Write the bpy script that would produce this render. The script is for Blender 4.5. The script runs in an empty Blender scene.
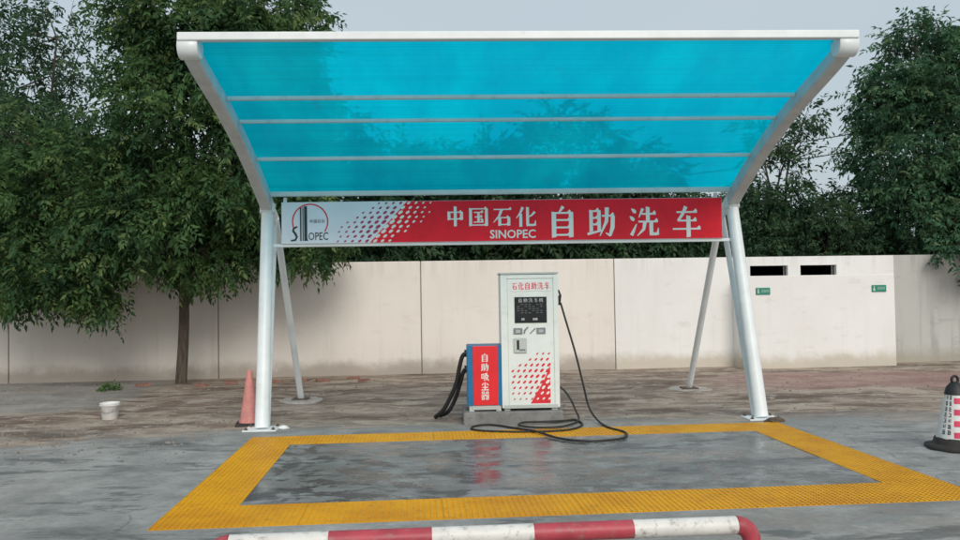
import bpy, math, random
import numpy as np
from mathutils import Vector, Matrix, Euler, noise as mnoise

random.seed(7)
rng = np.random.default_rng(11)
scene = bpy.context.scene
COL = scene.collection

# ------------------------------------------------------------------ camera
F_PX, PITCH, YAW, ROLL = 820.76, 0.0276, 0.0394, -0.0159
CAM = Vector((-0.7857, -9.9943, 1.6))
fw = Vector((math.sin(YAW) * math.cos(PITCH), math.cos(YAW) * math.cos(PITCH), math.sin(PITCH)))
rt = Vector((math.cos(YAW), -math.sin(YAW), 0))
up = rt.cross(fw)
c_, s_ = math.cos(-ROLL), math.sin(-ROLL)
right = rt * c_ - up * s_
upv = rt * s_ + up * c_
cd = bpy.data.cameras.new('camera')
cd.sensor_width = 36.0
cd.lens = 36.0 * F_PX / 960.0
cd.clip_end = 3000
cam = bpy.data.objects.new('camera', cd)
COL.objects.link(cam)
m = Matrix.Identity(4)
for i in range(3):
    m[i][0], m[i][1], m[i][2], m[i][3] = right[i], upv[i], -fw[i], CAM[i]
cam.matrix_world = m
scene.camera = cam

# ------------------------------------------------------------------ sky, sun, exposure
SUN_EL, SUN_AZ = math.radians(34), math.radians(168)      # behind the camera, slightly to its right
world = bpy.data.worlds.new('World')
scene.world = world
world.use_nodes = True
wn, wl = world.node_tree.nodes, world.node_tree.links
wn.clear()
w_out = wn.new('ShaderNodeOutputWorld')
w_bg = wn.new('ShaderNodeBackground')
w_sky = wn.new('ShaderNodeTexSky')
w_sky.sky_type = 'NISHITA'
w_sky.sun_disc = False
w_sky.sun_elevation = SUN_EL
w_sky.sun_rotation = SUN_AZ
w_sky.air_density = 1.6
w_sky.dust_density = 6.0
w_mix = wn.new('ShaderNodeMixRGB')                         # an even cloud layer over the sky
w_mix.inputs[0].default_value = 0.86
w_mix.inputs[2].default_value = (3.9, 4.55, 5.0, 1)
wl.new(w_sky.outputs[0], w_mix.inputs[1])
w_tc = wn.new('ShaderNodeTexCoord')
w_mp = wn.new('ShaderNodeMapping')
w_mp.inputs['Scale'].default_value = (1.0, 1.0, 3.0)
w_no = wn.new('ShaderNodeTexNoise')
w_no.inputs['Scale'].default_value = 2.2
w_no.inputs['Detail'].default_value = 6
w_cl = wn.new('ShaderNodeMixRGB')
w_cl.inputs[1].default_value = (3.45, 4.25, 4.85, 1)
w_cl.inputs[2].default_value = (4.45, 4.9, 5.2, 1)
wl.new(w_tc.outputs['Generated'], w_mp.inputs[0])
wl.new(w_mp.outputs[0], w_no.inputs['Vector'])
wl.new(w_no.outputs[0], w_cl.inputs[0])
wl.new(w_cl.outputs[0], w_mix.inputs[2])
wl.new(w_mix.outputs[0], w_bg.inputs[0])
w_bg.inputs[1].default_value = 0.12
wl.new(w_bg.outputs[0], w_out.inputs[0])

sd = bpy.data.lights.new('sun', 'SUN')
sd.energy = 1.5
sd.angle = math.radians(28)
sd.color = (1.0, 0.96, 0.9)
sun = bpy.data.objects.new('sun', sd)
COL.objects.link(sun)
sun_dir = Vector((math.sin(SUN_AZ) * math.cos(SUN_EL), math.cos(SUN_AZ) * math.cos(SUN_EL), math.sin(SUN_EL)))
sun.rotation_euler = sun_dir.to_track_quat('Z', 'Y').to_euler()
sun.location = (0, -20, 30)

scene.view_settings.view_transform = 'Standard'
scene.view_settings.look = 'None'
scene.view_settings.gamma = 1
scene.view_settings.exposure = 0.22
scene.render.engine = 'CYCLES'
scene.cycles.max_bounces = 8
scene.cycles.transparent_max_bounces = 16

# ------------------------------------------------------------------ node helpers
def new_mat(name):
    mt = bpy.data.materials.new(name)
    mt.use_nodes = True
    nt = mt.node_tree
    nt.nodes.clear()
    out = nt.nodes.new('ShaderNodeOutputMaterial')
    bs = nt.nodes.new('ShaderNodeBsdfPrincipled')
    nt.links.new(bs.outputs[0], out.inputs[0])
    return mt, nt, bs, out

class NT:
    """tiny wrapper: every call returns an output socket"""
    def __init__(self, nt):
        self.nt = nt
    def n(self, t, **kw):
        nd = self.nt.nodes.new(t)
        for k, v in kw.items():
            setattr(nd, k, v)
        return nd
    def put(self, sock, v):
        if hasattr(v, 'is_output'):
            self.nt.links.new(v, sock)
        else:
            sock.default_value = v
    def coord(self, which='Object'):
        return self.n('ShaderNodeTexCoord').outputs[which]
    def world(self):
        return self.n('ShaderNodeNewGeometry').outputs['Position']
    def mapping(self, vec, scale=(1, 1, 1), loc=(0, 0, 0), rot=(0, 0, 0)):
        nd = self.n('ShaderNodeMapping')
        self.put(nd.inputs[0], vec)
        nd.inputs['Location'].default_value = loc
        nd.inputs['Rotation'].default_value = rot
        nd.inputs['Scale'].default_value = scale
        return nd.outputs[0]
    def noise(self, vec, scale, detail=4, rough=0.55, dist=0.0):
        nd = self.n('ShaderNodeTexNoise')
        self.put(nd.inputs['Vector'], vec)
        nd.inputs['Scale'].default_value = scale
        nd.inputs['Detail'].default_value = detail
        nd.inputs['Roughness'].default_value = rough
        nd.inputs['Distortion'].default_value = dist
        return nd.outputs[0]
    def ramp(self, fac, stops):
        nd = self.n('ShaderNodeValToRGB')
        self.put(nd.inputs[0], fac)
        el = nd.color_ramp.elements
        while len(el) < len(stops):
            el.new(0.5)
        for e, (p, c) in zip(el, stops):
            e.position = p
            e.color = (c, c, c, 1) if isinstance(c, (int, float)) else (*c, 1)
        return nd.outputs[0]
    def math(self, op, a, b=0.0, clamp=False):
        nd = self.n('ShaderNodeMath', operation=op, use_clamp=clamp)
        self.put(nd.inputs[0], a)
        self.put(nd.inputs[1], b)
        return nd.outputs[0]
    def mix(self, fac, a, b, mode='MIX'):
        nd = self.n('ShaderNodeMixRGB', blend_type=mode)
        self.put(nd.inputs[0], fac)
        self.put(nd.inputs[1], a if hasattr(a, 'is_output') else (*a, 1))
        self.put(nd.inputs[2], b if hasattr(b, 'is_output') else (*b, 1))
        return nd.outputs[0]
    def sep(self, vec):
        nd = self.n('ShaderNodeSeparateXYZ')
        self.put(nd.inputs[0], vec)
        return nd.outputs
    def step(self, v, lo, hi):
        nd = self.n('ShaderNodeMapRange', interpolation_type='SMOOTHSTEP')
        self.put(nd.inputs[0], v)
        nd.inputs[1].default_value = lo
        nd.inputs[2].default_value = hi
        return nd.outputs[0]
    def bump(self, h, strength=0.3, dist=0.01):
        nd = self.n('ShaderNodeBump')
        self.put(nd.inputs['Height'], h)
        nd.inputs['Strength'].default_value = strength
        nd.inputs['Distance'].default_value = dist
        return nd.outputs[0]

def simple(name, col, rough=0.5, var=0.15, scale=6.0, bump=0.0, metal=0.0, dirt=None, dirt_amt=0.4, spec=0.5, coord='Object'):
    """painted / plastic surface with blotchy wear"""
    mt, nt, bs, out = new_mat(name)
    N = NT(nt)
    v = N.coord(coord)
    n1 = N.noise(v, scale, 5, 0.6)
    lo = tuple(c * (1 - var) for c in col)
    hi = tuple(min(1, c * (1 + var)) for c in col)
    c = N.mix(N.step(n1, 0.3, 0.7), lo, hi)
    if dirt:
        n2 = N.noise(v, scale * 2.7, 8, 0.7)
        c = N.mix(N.math('MULTIPLY', N.step(n2, 0.5, 0.72), dirt_amt), c, dirt)
    nt.links.new(c, bs.inputs['Base Color'])
    r = N.math('ADD', N.math('MULTIPLY', n1, 0.25), rough - 0.12, True)
    nt.links.new(r, bs.inputs['Roughness'])
    bs.inputs['Metallic'].default_value = metal
    bs.inputs['Specular IOR Level'].default_value = spec
    if bump:
        nt.links.new(N.bump(N.noise(v, scale * 12, 6, 0.7), bump, 0.01), bs.inputs['Normal'])
    return mt

M = {}
M['white_paint'] = simple('white_paint', (0.80, 0.83, 0.83), 0.38, 0.06, 3, dirt=(0.45, 0.43, 0.4), dirt_amt=0.14)
M['beam_paint'] = simple('beam_paint', (0.64, 0.66, 0.66), 0.42, 0.08, 3, dirt=(0.3, 0.29, 0.27), dirt_amt=0.3)
M['steel'] = simple('steel', (0.35, 0.35, 0.34), 0.5, 0.2, 8, metal=0.7)
M['rust'] = simple('rust', (0.10, 0.07, 0.05), 0.8, 0.4, 14)
M['cabinet'] = simple('cabinet', (0.80, 0.83, 0.79), 0.35, 0.04, 3, dirt=(0.5, 0.48, 0.42), dirt_amt=0.25)
M['cabinet_trim'] = simple('cabinet_trim', (0.52, 0.55, 0.52), 0.4, 0.06, 4)
M['label_white'] = simple('label_white', (0.82, 0.82, 0.80), 0.4, 0.03, 4)
M['screen'] = simple('screen', (0.012, 0.014, 0.016), 0.18, 0.2, 5)
M['screen_print'] = simple('screen_print', (0.45, 0.47, 0.48), 0.5, 0.1, 5)
M['screen_dim'] = simple('screen_dim', (0.10, 0.11, 0.11), 0.5, 0.1, 5)
M['button_grey'] = simple('button_grey', (0.22, 0.23, 0.23), 0.45, 0.15, 9)
M['print_red'] = simple('print_red', (0.72, 0.025, 0.04), 0.45, 0.12, 6)
M['banner_red'] = simple('banner_red', (0.90, 0.018, 0.036), 0.5, 0.10, 1.5, dirt=(0.55, 0.015, 0.03), dirt_amt=0.3, spec=0.2)
M['banner_white'] = simple('banner_white', (0.76, 0.77, 0.83), 0.42, 0.06, 1.6)
M['letter_white'] = simple('letter_white', (0.84, 0.83, 0.78), 0.5, 0.06, 2.0)
M['dot_dark'] = simple('dot_dark', (0.40, 0.03, 0.10), 0.5, 0.35, 3.0)
M['logo_black'] = simple('logo_black', (0.02, 0.028, 0.03), 0.5, 0.3, 6)
M['vac_red'] = simple('vac_red', (0.80, 0.022, 0.03), 0.35, 0.06, 3)
M['vac_blue'] = simple('vac_blue', (0.012, 0.17, 0.36), 0.35, 0.08, 3)
M['rubber'] = simple('rubber', (0.016, 0.016, 0.015), 0.55, 0.3, 10)
M['cable_black'] = simple('cable_black', (0.022, 0.022, 0.02), 0.6, 0.3, 10)
M['cone_red'] = simple('cone_red', (0.60, 0.235, 0.21), 0.65, 0.15, 9, dirt=(0.33, 0.22, 0.2), dirt_amt=0.6)
M['cone_base'] = simple('cone_base', (0.035, 0.03, 0.026), 0.8, 0.3, 9)
M['cone_white'] = simple('cone_white', (0.72, 0.70, 0.68), 0.5, 0.08, 7, dirt=(0.4, 0.38, 0.35), dirt_amt=0.4)
M['cone_pink'] = simple('cone_pink', (0.62, 0.05, 0.11), 0.5, 0.12, 7)
M['bucket'] = simple('bucket', (0.76, 0.75, 0.73), 0.45, 0.08, 12, dirt=(0.4, 0.36, 0.3), dirt_amt=0.5)
M['guard_white'] = simple('guard_white', (0.70, 0.68, 0.64), 0.45, 0.08, 7, dirt=(0.26, 0.22, 0.18), dirt_amt=0.85)
M['guard_red'] = simple('guard_red', (0.42, 0.05, 0.07), 0.45, 0.15, 7, dirt=(0.30, 0.16, 0.14), dirt_amt=0.8)
M['sign_green'] = simple('sign_green', (0.02, 0.22, 0.15), 0.45, 0.12, 9)
M['sign_pale'] = simple('sign_pale', (0.55, 0.66, 0.60), 0.5, 0.05, 9)
M['brick'] = simple('brick', (0.27, 0.13, 0.10), 0.85, 0.25, 18, bump=0.4)
M['pebble'] = simple('pebble', (0.22, 0.19, 0.165), 0.85, 0.35, 3.1, coord='Object')
M['plinth'] = simple('plinth', (0.22, 0.21, 0.20), 0.7, 0.2, 5, bump=0.3, dirt=(0.12, 0.105, 0.09), dirt_amt=0.7)
M['footing'] = simple('footing', (0.42, 0.38, 0.34), 0.9, 0.2, 5, bump=0.4, dirt=(0.22, 0.17, 0.13), dirt_amt=0.7)
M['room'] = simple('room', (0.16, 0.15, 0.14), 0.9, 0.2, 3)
M['wood_pole'] = simple('wood_pole', (0.25, 0.23, 0.2), 0.9, 0.2, 4)

# --- yellow moulded grating
mt, nt, bs, out = new_mat('grate_yellow')
N = NT(nt)
wp = N.world()
n1 = N.noise(wp, 1.6, 6, 0.65)
n2 = N.noise(wp, 14, 4, 0.6)
c = N.mix(N.step(n1, 0.35, 0.7), (0.80, 0.41, 0.010), (0.66, 0.30, 0.010))
c = N.mix(N.math('MULTIPLY', N.step(n2, 0.52, 0.75), 0.45), c, (0.30, 0.17, 0.04))
nt.links.new(c, bs.inputs['Base Color'])
bs.inputs['Roughness'].default_value = 0.5
M['grate_yellow'] = mt

# --- translucent blue hollow polycarbonate
mt, nt, bs, out = new_mat('roof_blue')
N = NT(nt)
ob = N.coord('Object')
n1 = N.noise(N.mapping(ob, (1.1, 0.35, 0.35)), 1.1, 5, 0.62)
n2 = N.noise(N.mapping(ob, (0.25, 26, 26)), 1.0, 4, 0.6)
n3 = N.noise(ob, 3.4, 8, 0.72)
col = N.mix(N.step(n1, 0.32, 0.68), (0.0, 0.56, 0.78), (0.0, 0.82, 0.98))
col = N.mix(N.math('MULTIPLY', N.step(n2, 0.45, 0.62), 0.35), col, (0.0, 0.48, 0.64))
col = N.mix(N.math('MULTIPLY', N.step(n3, 0.56, 0.72), 0.30), col, (0.03, 0.36, 0.45))
sx = N.sep(ob)
rib = N.math('SINE', N.math('MULTIPLY', sx[1], 2 * math.pi / 0.042))
tr = N.n('ShaderNodeBsdfTranslucent')
nt.links.new(col, tr.inputs[0])
tp = N.n('ShaderNodeBsdfTransparent')
tp.inputs[0].default_value = (0.0, 0.63, 0.86, 1)
bs.inputs['Roughness'].default_value = 0.32
bs.inputs['Base Color'].default_value = (0.0, 0.22, 0.34, 1)
nb = N.bump(rib, 0.35, 0.004)
nt.links.new(nb, bs.inputs['Normal'])
mx1 = N.n('ShaderNodeMixShader')
mx1.inputs[0].default_value = 0.37
nt.links.new(tr.outputs[0], mx1.inputs[1])
nt.links.new(tp.outputs[0], mx1.inputs[2])
mx2 = N.n('ShaderNodeMixShader')
mx2.inputs[0].default_value = 0.13
nt.links.new(mx1.outputs[0], mx2.inputs[1])
nt.links.new(bs.outputs[0], mx2.inputs[2])
nt.links.new(mx2.outputs[0], out.inputs[0])
M['roof_blue'] = mt

# --- painted compound wall
def wall_mat(name, base, dirt, foot, streak=0.5, blotch=0.3):
    mt, nt, bs, out = new_mat(name)
    N = NT(nt)
    wp = N.world()
    s = N.sep(wp)
    big = N.noise(wp, 0.55, 5, 0.6)
    c = N.mix(N.step(big, 0.3, 0.75), base, tuple(b * f for b, f in zip(base, (0.93, 0.915, 0.90))))
    st = N.noise(N.mapping(wp, (3.2, 3.2, 0.22)), 1.7, 5, 0.7)
    low = N.math('SUBTRACT', 1.0, N.step(s[2], 0.0, 1.9))
    fac = N.math('MULTIPLY', N.step(st, 0.48, 0.78), N.math('MULTIPLY', N.math('ADD', N.math('MULTIPLY', low, 0.6), 0.4), streak))
    c = N.mix(fac, c, dirt)
    bl = N.noise(N.mapping(wp, (1, 1, 2.4)), 2.2, 6, 0.65)
    c = N.mix(N.math('MULTIPLY', N.step(bl, 0.56, 0.74), blotch), c, dirt)
    top = N.math('MULTIPLY', N.step(s[2], 1.75, 2.25), N.step(N.noise(N.mapping(wp, (5, 5, 0.25)), 1.3, 6, 0.7), 0.46, 0.66))
    c = N.mix(N.math('MULTIPLY', top, 0.35), c, dirt)
    edge = N.math('ADD', s[2], N.math('MULTIPLY', N.noise(wp, 2.0, 5, 0.7), -0.42))
    c = N.mix(N.math('MULTIPLY', N.math('SUBTRACT', 1.0, N.step(edge, -0.12, 0.16)), 0.8), c, foot)
    nt.links.new(c, bs.inputs['Base Color'])
    bs.inputs['Roughness'].default_value = 0.85
    nt.links.new(N.bump(N.noise(wp, 40, 6, 0.7), 0.25, 0.006), bs.inputs['Normal'])
    return mt
M['wall'] = wall_mat('wall_paint', (0.83, 0.775, 0.72), (0.56, 0.49, 0.42), (0.36, 0.31, 0.26), 0.42, 0.22)
M['wall_screen'] = wall_mat('screen_wall_paint', (0.84, 0.835, 0.82), (0.58, 0.535, 0.50), (0.52, 0.46, 0.36), 0.3, 0.38)
M['wall_grey'] = wall_mat('grey_wall_paint', (0.50, 0.50, 0.475), (0.25, 0.26, 0.25), (0.36, 0.33, 0.27), 0.9, 0.5)  # greyer base tone and stronger dark streaks for the wall's right end
M['seam'] = simple('seam', (0.26, 0.23, 0.20), 0.9, 0.2, 6)

# --- bark and leaves
mt, nt, bs, out = new_mat('bark')
N = NT(nt)
ob = N.coord('Object')
n1 = N.noise(N.mapping(ob, (9, 9, 1.6)), 2.0, 7, 0.7)
nt.links.new(N.mix(N.step(n1, 0.3, 0.7), (0.045, 0.036, 0.028), (0.13, 0.105, 0.08)), bs.inputs['Base Color'])
bs.inputs['Roughness'].default_value = 0.95
nt.links.new(N.bump(n1, 0.8, 0.03), bs.inputs['Normal'])
M['bark'] = mt

def leaf_mat(name, dark, light, yellow):
    mt, nt, bs, out = new_mat(name)
    N = NT(nt)
    wp = N.world()
    at = N.n('ShaderNodeAttribute', attribute_name='tint').outputs['Fac']
    n1 = N.noise(wp, 1.25, 5, 0.6)
    c = N.mix(N.step(n1, 0.38, 0.64), dark, light)
    c = N.mix(N.step(at, 0.55, 1.0), c, yellow)
    nt.links.new(c, bs.inputs['Base Color'])
    bs.inputs['Roughness'].default_value = 0.6
    bs.inputs['Specular IOR Level'].default_value = 0.16
    tr = N.n('ShaderNodeBsdfTranslucent')
    nt.links.new(c, tr.inputs[0])
    mx = N.n('ShaderNodeMixShader')
    mx.inputs[0].default_value = 0.36
    nt.links.new(bs.outputs[0], mx.inputs[1])
    nt.links.new(tr.outputs[0], mx.inputs[2])
    nt.links.new(mx.outputs[0], out.inputs[0])
    return mt
M['leaf_near'] = leaf_mat('leaf_near', (0.036, 0.088, 0.038), (0.10, 0.19, 0.065), (0.18, 0.25, 0.085))
M['leaf_far'] = leaf_mat('leaf_far', (0.034, 0.078, 0.040), (0.070, 0.135, 0.064), (0.11, 0.16, 0.08))
M['leaf_right'] = leaf_mat('leaf_right', (0.042, 0.110, 0.058), (0.095, 0.20, 0.10), (0.14, 0.22, 0.11))

# --- ground: concrete, mud, wash water
AF = 0.0398
FX0, FX1, FYB, FYF, SS, SB, SF = -3.043, 3.092, -0.419, -4.1015, 0.50, 0.529, 0.60
mt, nt, bs, out = new_mat('ground_concrete')
N = NT(nt)
wp = N.world()
s = N.sep(wp)
X, Y = s[0], s[1]
n_big = N.noise(wp, 0.42, 6, 0.62, 0.4)
n_mid = N.noise(wp, 1.7, 8, 0.7, 0.1)
n_str = N.noise(N.mapping(wp, (0.5, 1.6, 1)), 1.15, 8, 0.72, 0.2)
n_fine = N.noise(wp, 22, 6, 0.75)
conc = N.mix(N.step(n_mid, 0.3, 0.72), (0.235, 0.230, 0.218), (0.42, 0.41, 0.385))
conc = N.mix(N.math('MULTIPLY', N.step(n_big, 0.45, 0.7), 0.55), conc, (0.19, 0.195, 0.195))
mudc = N.mix(N.step(n_str, 0.38, 0.62), (0.125, 0.084, 0.060), (0.45, 0.36, 0.285))
mudc = N.mix(N.math('MULTIPLY', N.step(n_mid, 0.48, 0.66), 0.7), mudc, (0.18, 0.13, 0.098))
n_pat = N.noise(N.mapping(wp, (1, 1.5, 1), (4.4, 8.1, 0)), 2.6, 8, 0.72, 0.8)
mudc = N.mix(N.math('MULTIPLY', N.step(n_pat, 0.53, 0.62), 0.8), mudc, (0.46, 0.41, 0.35))
# reddish worn paving in front of the screen wall
redm = N.math('MULTIPLY', N.step(N.math('ADD', X, N.math('MULTIPLY', n_big, 2.0)), 3.8, 6.2), N.math('MULTIPLY', N.step(N.math('ADD', Y, n_mid), 2.9, 3.6), N.math('SUBTRACT', 1.0, N.step(N.math('ADD', Y, n_mid), 5.2, 6.0))))
mudc = N.mix(N.math('MULTIPLY', redm, 0.6), mudc, (0.38, 0.21, 0.185))
# mud boundary: behind the pad, swinging forward at the far left; bare concrete again left by the wall
yb = N.math('ADD', N.math('MULTIPLY', N.step(N.math('MULTIPLY', X, -1.0), 3.0, 6.2), -1.0), -0.12)
dist = N.math('SUBTRACT', N.math('ADD', Y, N.math('MULTIPLY', N.math('SUBTRACT', n_str, 0.5), 2.6)), yb)
mud = N.step(dist, -0.25, 0.55)
left_c = N.math('MULTIPLY', N.step(N.math('MULTIPLY', N.math('ADD', X, N.math('MULTIPLY', n_mid, 1.6)), -1.0), 4.7, 5.6), N.step(N.math('ADD', Y, n_mid), 2.0, 2.8))
mud = N.math('MULTIPLY', mud, N.math('SUBTRACT', 1.0, N.math('MULTIPLY', left_c, 0.75)))
col = N.mix(mud, conc, mudc)
# wash water: inside the yellow frame and in streaks around it
u = N.math('ADD', X, N.math('MULTIPLY', Y, AF))
v = N.math('SUBTRACT', Y, N.math('MULTIPLY', X, AF))
def band(val, lo, hi, soft):
    return N.math('MULTIPLY', N.step(val, lo - soft, lo), N.math('SUBTRACT', 1.0, N.step(val, hi, hi + soft)))
inside = N.math('MULTIPLY', band(u, FX0 + 0.3, FX1 - 0.3, 0.05), band(v, FYF + 0.3, FYB - 0.3, 0.05))
n_wet = N.noise(N.mapping(wp, (0.75, 1.25, 1), (3.1, 0.4, 0)), 0.8, 8, 0.66, 0.2)
n_wet2 = N.noise(N.mapping(wp, (0.9, 1.4, 1), (7.7, 2.3, 0)), 3.1, 8, 0.72, 0.35)
wet_in = N.math('MULTIPLY', inside, N.math('ADD', N.math('MULTIPLY', N.step(n_wet, 0.38, 0.56), 0.65), 0.22))
wet_out = N.math('MULTIPLY', N.step(n_wet, 0.50, 0.66), N.math('MULTIPLY', N.math('SUBTRACT', 1.0, N.step(Y, -0.2, 1.4)), 0.75))
wet = N.math('MAXIMUM', wet_in, wet_out)
front = N.math('SUBTRACT', 1.0, N.step(N.math('ADD', Y, n_mid), -0.4, 0.9))
n_st = N.noise(N.mapping(wp, (0.7, 2.3, 1), (1.3, 5.2, 0)), 1.1, 9, 0.72, 0.25)
dk = N.math('MAXIMUM', N.math('MULTIPLY', inside, N.math('MULTIPLY', N.step(n_wet2, 0.485, 0.535), N.math('ADD', 0.36, N.math('ADD', N.math('MULTIPLY', n_st, 0.5), N.math('MULTIPLY', N.math('SUBTRACT', 1.0, N.step(X, -2.4, 1.6)), 0.3))))), N.math('MULTIPLY', front, N.math('MULTIPLY', N.step(n_st, 0.54, 0.60), 0.6)))
lt = N.math('MULTIPLY', front, N.step(N.noise(N.mapping(wp, (0.8, 1.9, 1), (9.3, 1.2, 0)), 1.6, 9, 0.74, 0.2), 0.52, 0.68))
col = N.mix(N.math('MULTIPLY', wet, 0.66), col, (0.112, 0.115, 0.113))
col = N.mix(N.math('MULTIPLY', lt, 0.6), col, (0.46, 0.46, 0.45))
lt2 = N.math('MULTIPLY', inside, N.step(N.noise(N.mapping(wp, (0.8, 1.5, 1), (2.2, 6.1, 0)), 2.7, 8, 0.7, 0.3), 0.53, 0.62))
col = N.mix(N.math('MULTIPLY', lt2, 0.45), col, (0.36, 0.37, 0.38))
br_ = N.math('MULTIPLY', front, N.math('MULTIPLY', N.step(X, -1.5, 1.5), N.math('SUBTRACT', 1.0, N.step(N.math('ADD', v, N.math('MULTIPLY', n_mid, 0.8)), -4.0, -3.4))))
col = N.mix(N.math('MULTIPLY', br_, N.math('MULTIPLY', N.step(n_pat, 0.40, 0.62), 0.55)), col, (0.28, 0.245, 0.205))
col = N.mix(N.math('MULTIPLY', dk, 0.9), col, (0.035, 0.04, 0.044))
vo = N.n('ShaderNodeTexVoronoi', feature='DISTANCE_TO_EDGE')
nv = N.n('ShaderNodeVectorMath', operation='ADD')
nd_ = N.n('ShaderNodeTexNoise')
nt.links.new(wp, nd_.inputs['Vector'])
nd_.inputs['Scale'].default_value = 1.4
nd_.inputs['Detail'].default_value = 6
nt.links.new(wp, nv.inputs[0])
nt.links.new(nd_.outputs['Color'], nv.inputs[1])
nt.links.new(nv.outputs[0], vo.inputs['Vector'])
vo.inputs['Scale'].default_value = 0.42
crack = N.math('MULTIPLY', N.math('SUBTRACT', 1.0, N.step(vo.outputs['Distance'], 0.001, 0.006)), N.math('MULTIPLY', front, N.math('SUBTRACT', 1.0, inside)))
col = N.mix(N.math('MULTIPLY', N.math('MULTIPLY', crack, N.step(n_big, 0.46, 0.56)), 0.4), col, (0.06, 0.06, 0.06))
spk = N.step(n_fine, 0.36, 0.68)
col = N.mix(0.35, col, N.mix(spk, (0.35, 0.35, 0.35), (0.62, 0.62, 0.62)), 'OVERLAY')
nt.links.new(col, bs.inputs['Base Color'])
rough = N.math('SUBTRACT', 0.80, N.math('MULTIPLY', wet, 0.48))
rough = N.math('SUBTRACT', rough, N.math('MULTIPLY', N.math('MULTIPLY', inside, N.step(n_wet2, 0.475, 0.525)), 0.20), True)
nt.links.new(rough, bs.inputs['Roughness'])
bs.inputs['Specular IOR Level'].default_value = 0.5
hgt = N.math('ADD', N.math('MULTIPLY', n_fine, N.math('ADD', N.math('MULTIPLY', mud, 0.8), 0.2)), N.math('MULTIPLY', N.math('MULTIPLY', n_str, mud), 3.0))
bstr = N.math('SUBTRACT', 0.55, N.math('MULTIPLY', wet, 0.48), True)
bn = N.n('ShaderNodeBump')
nt.links.new(hgt, bn.inputs['Height'])
nt.links.new(bstr, bn.inputs['Strength'])
bn.inputs['Distance'].default_value = 0.02
nt.links.new(bn.outputs[0], bs.inputs['Normal'])
M['ground'] = mt

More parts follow.
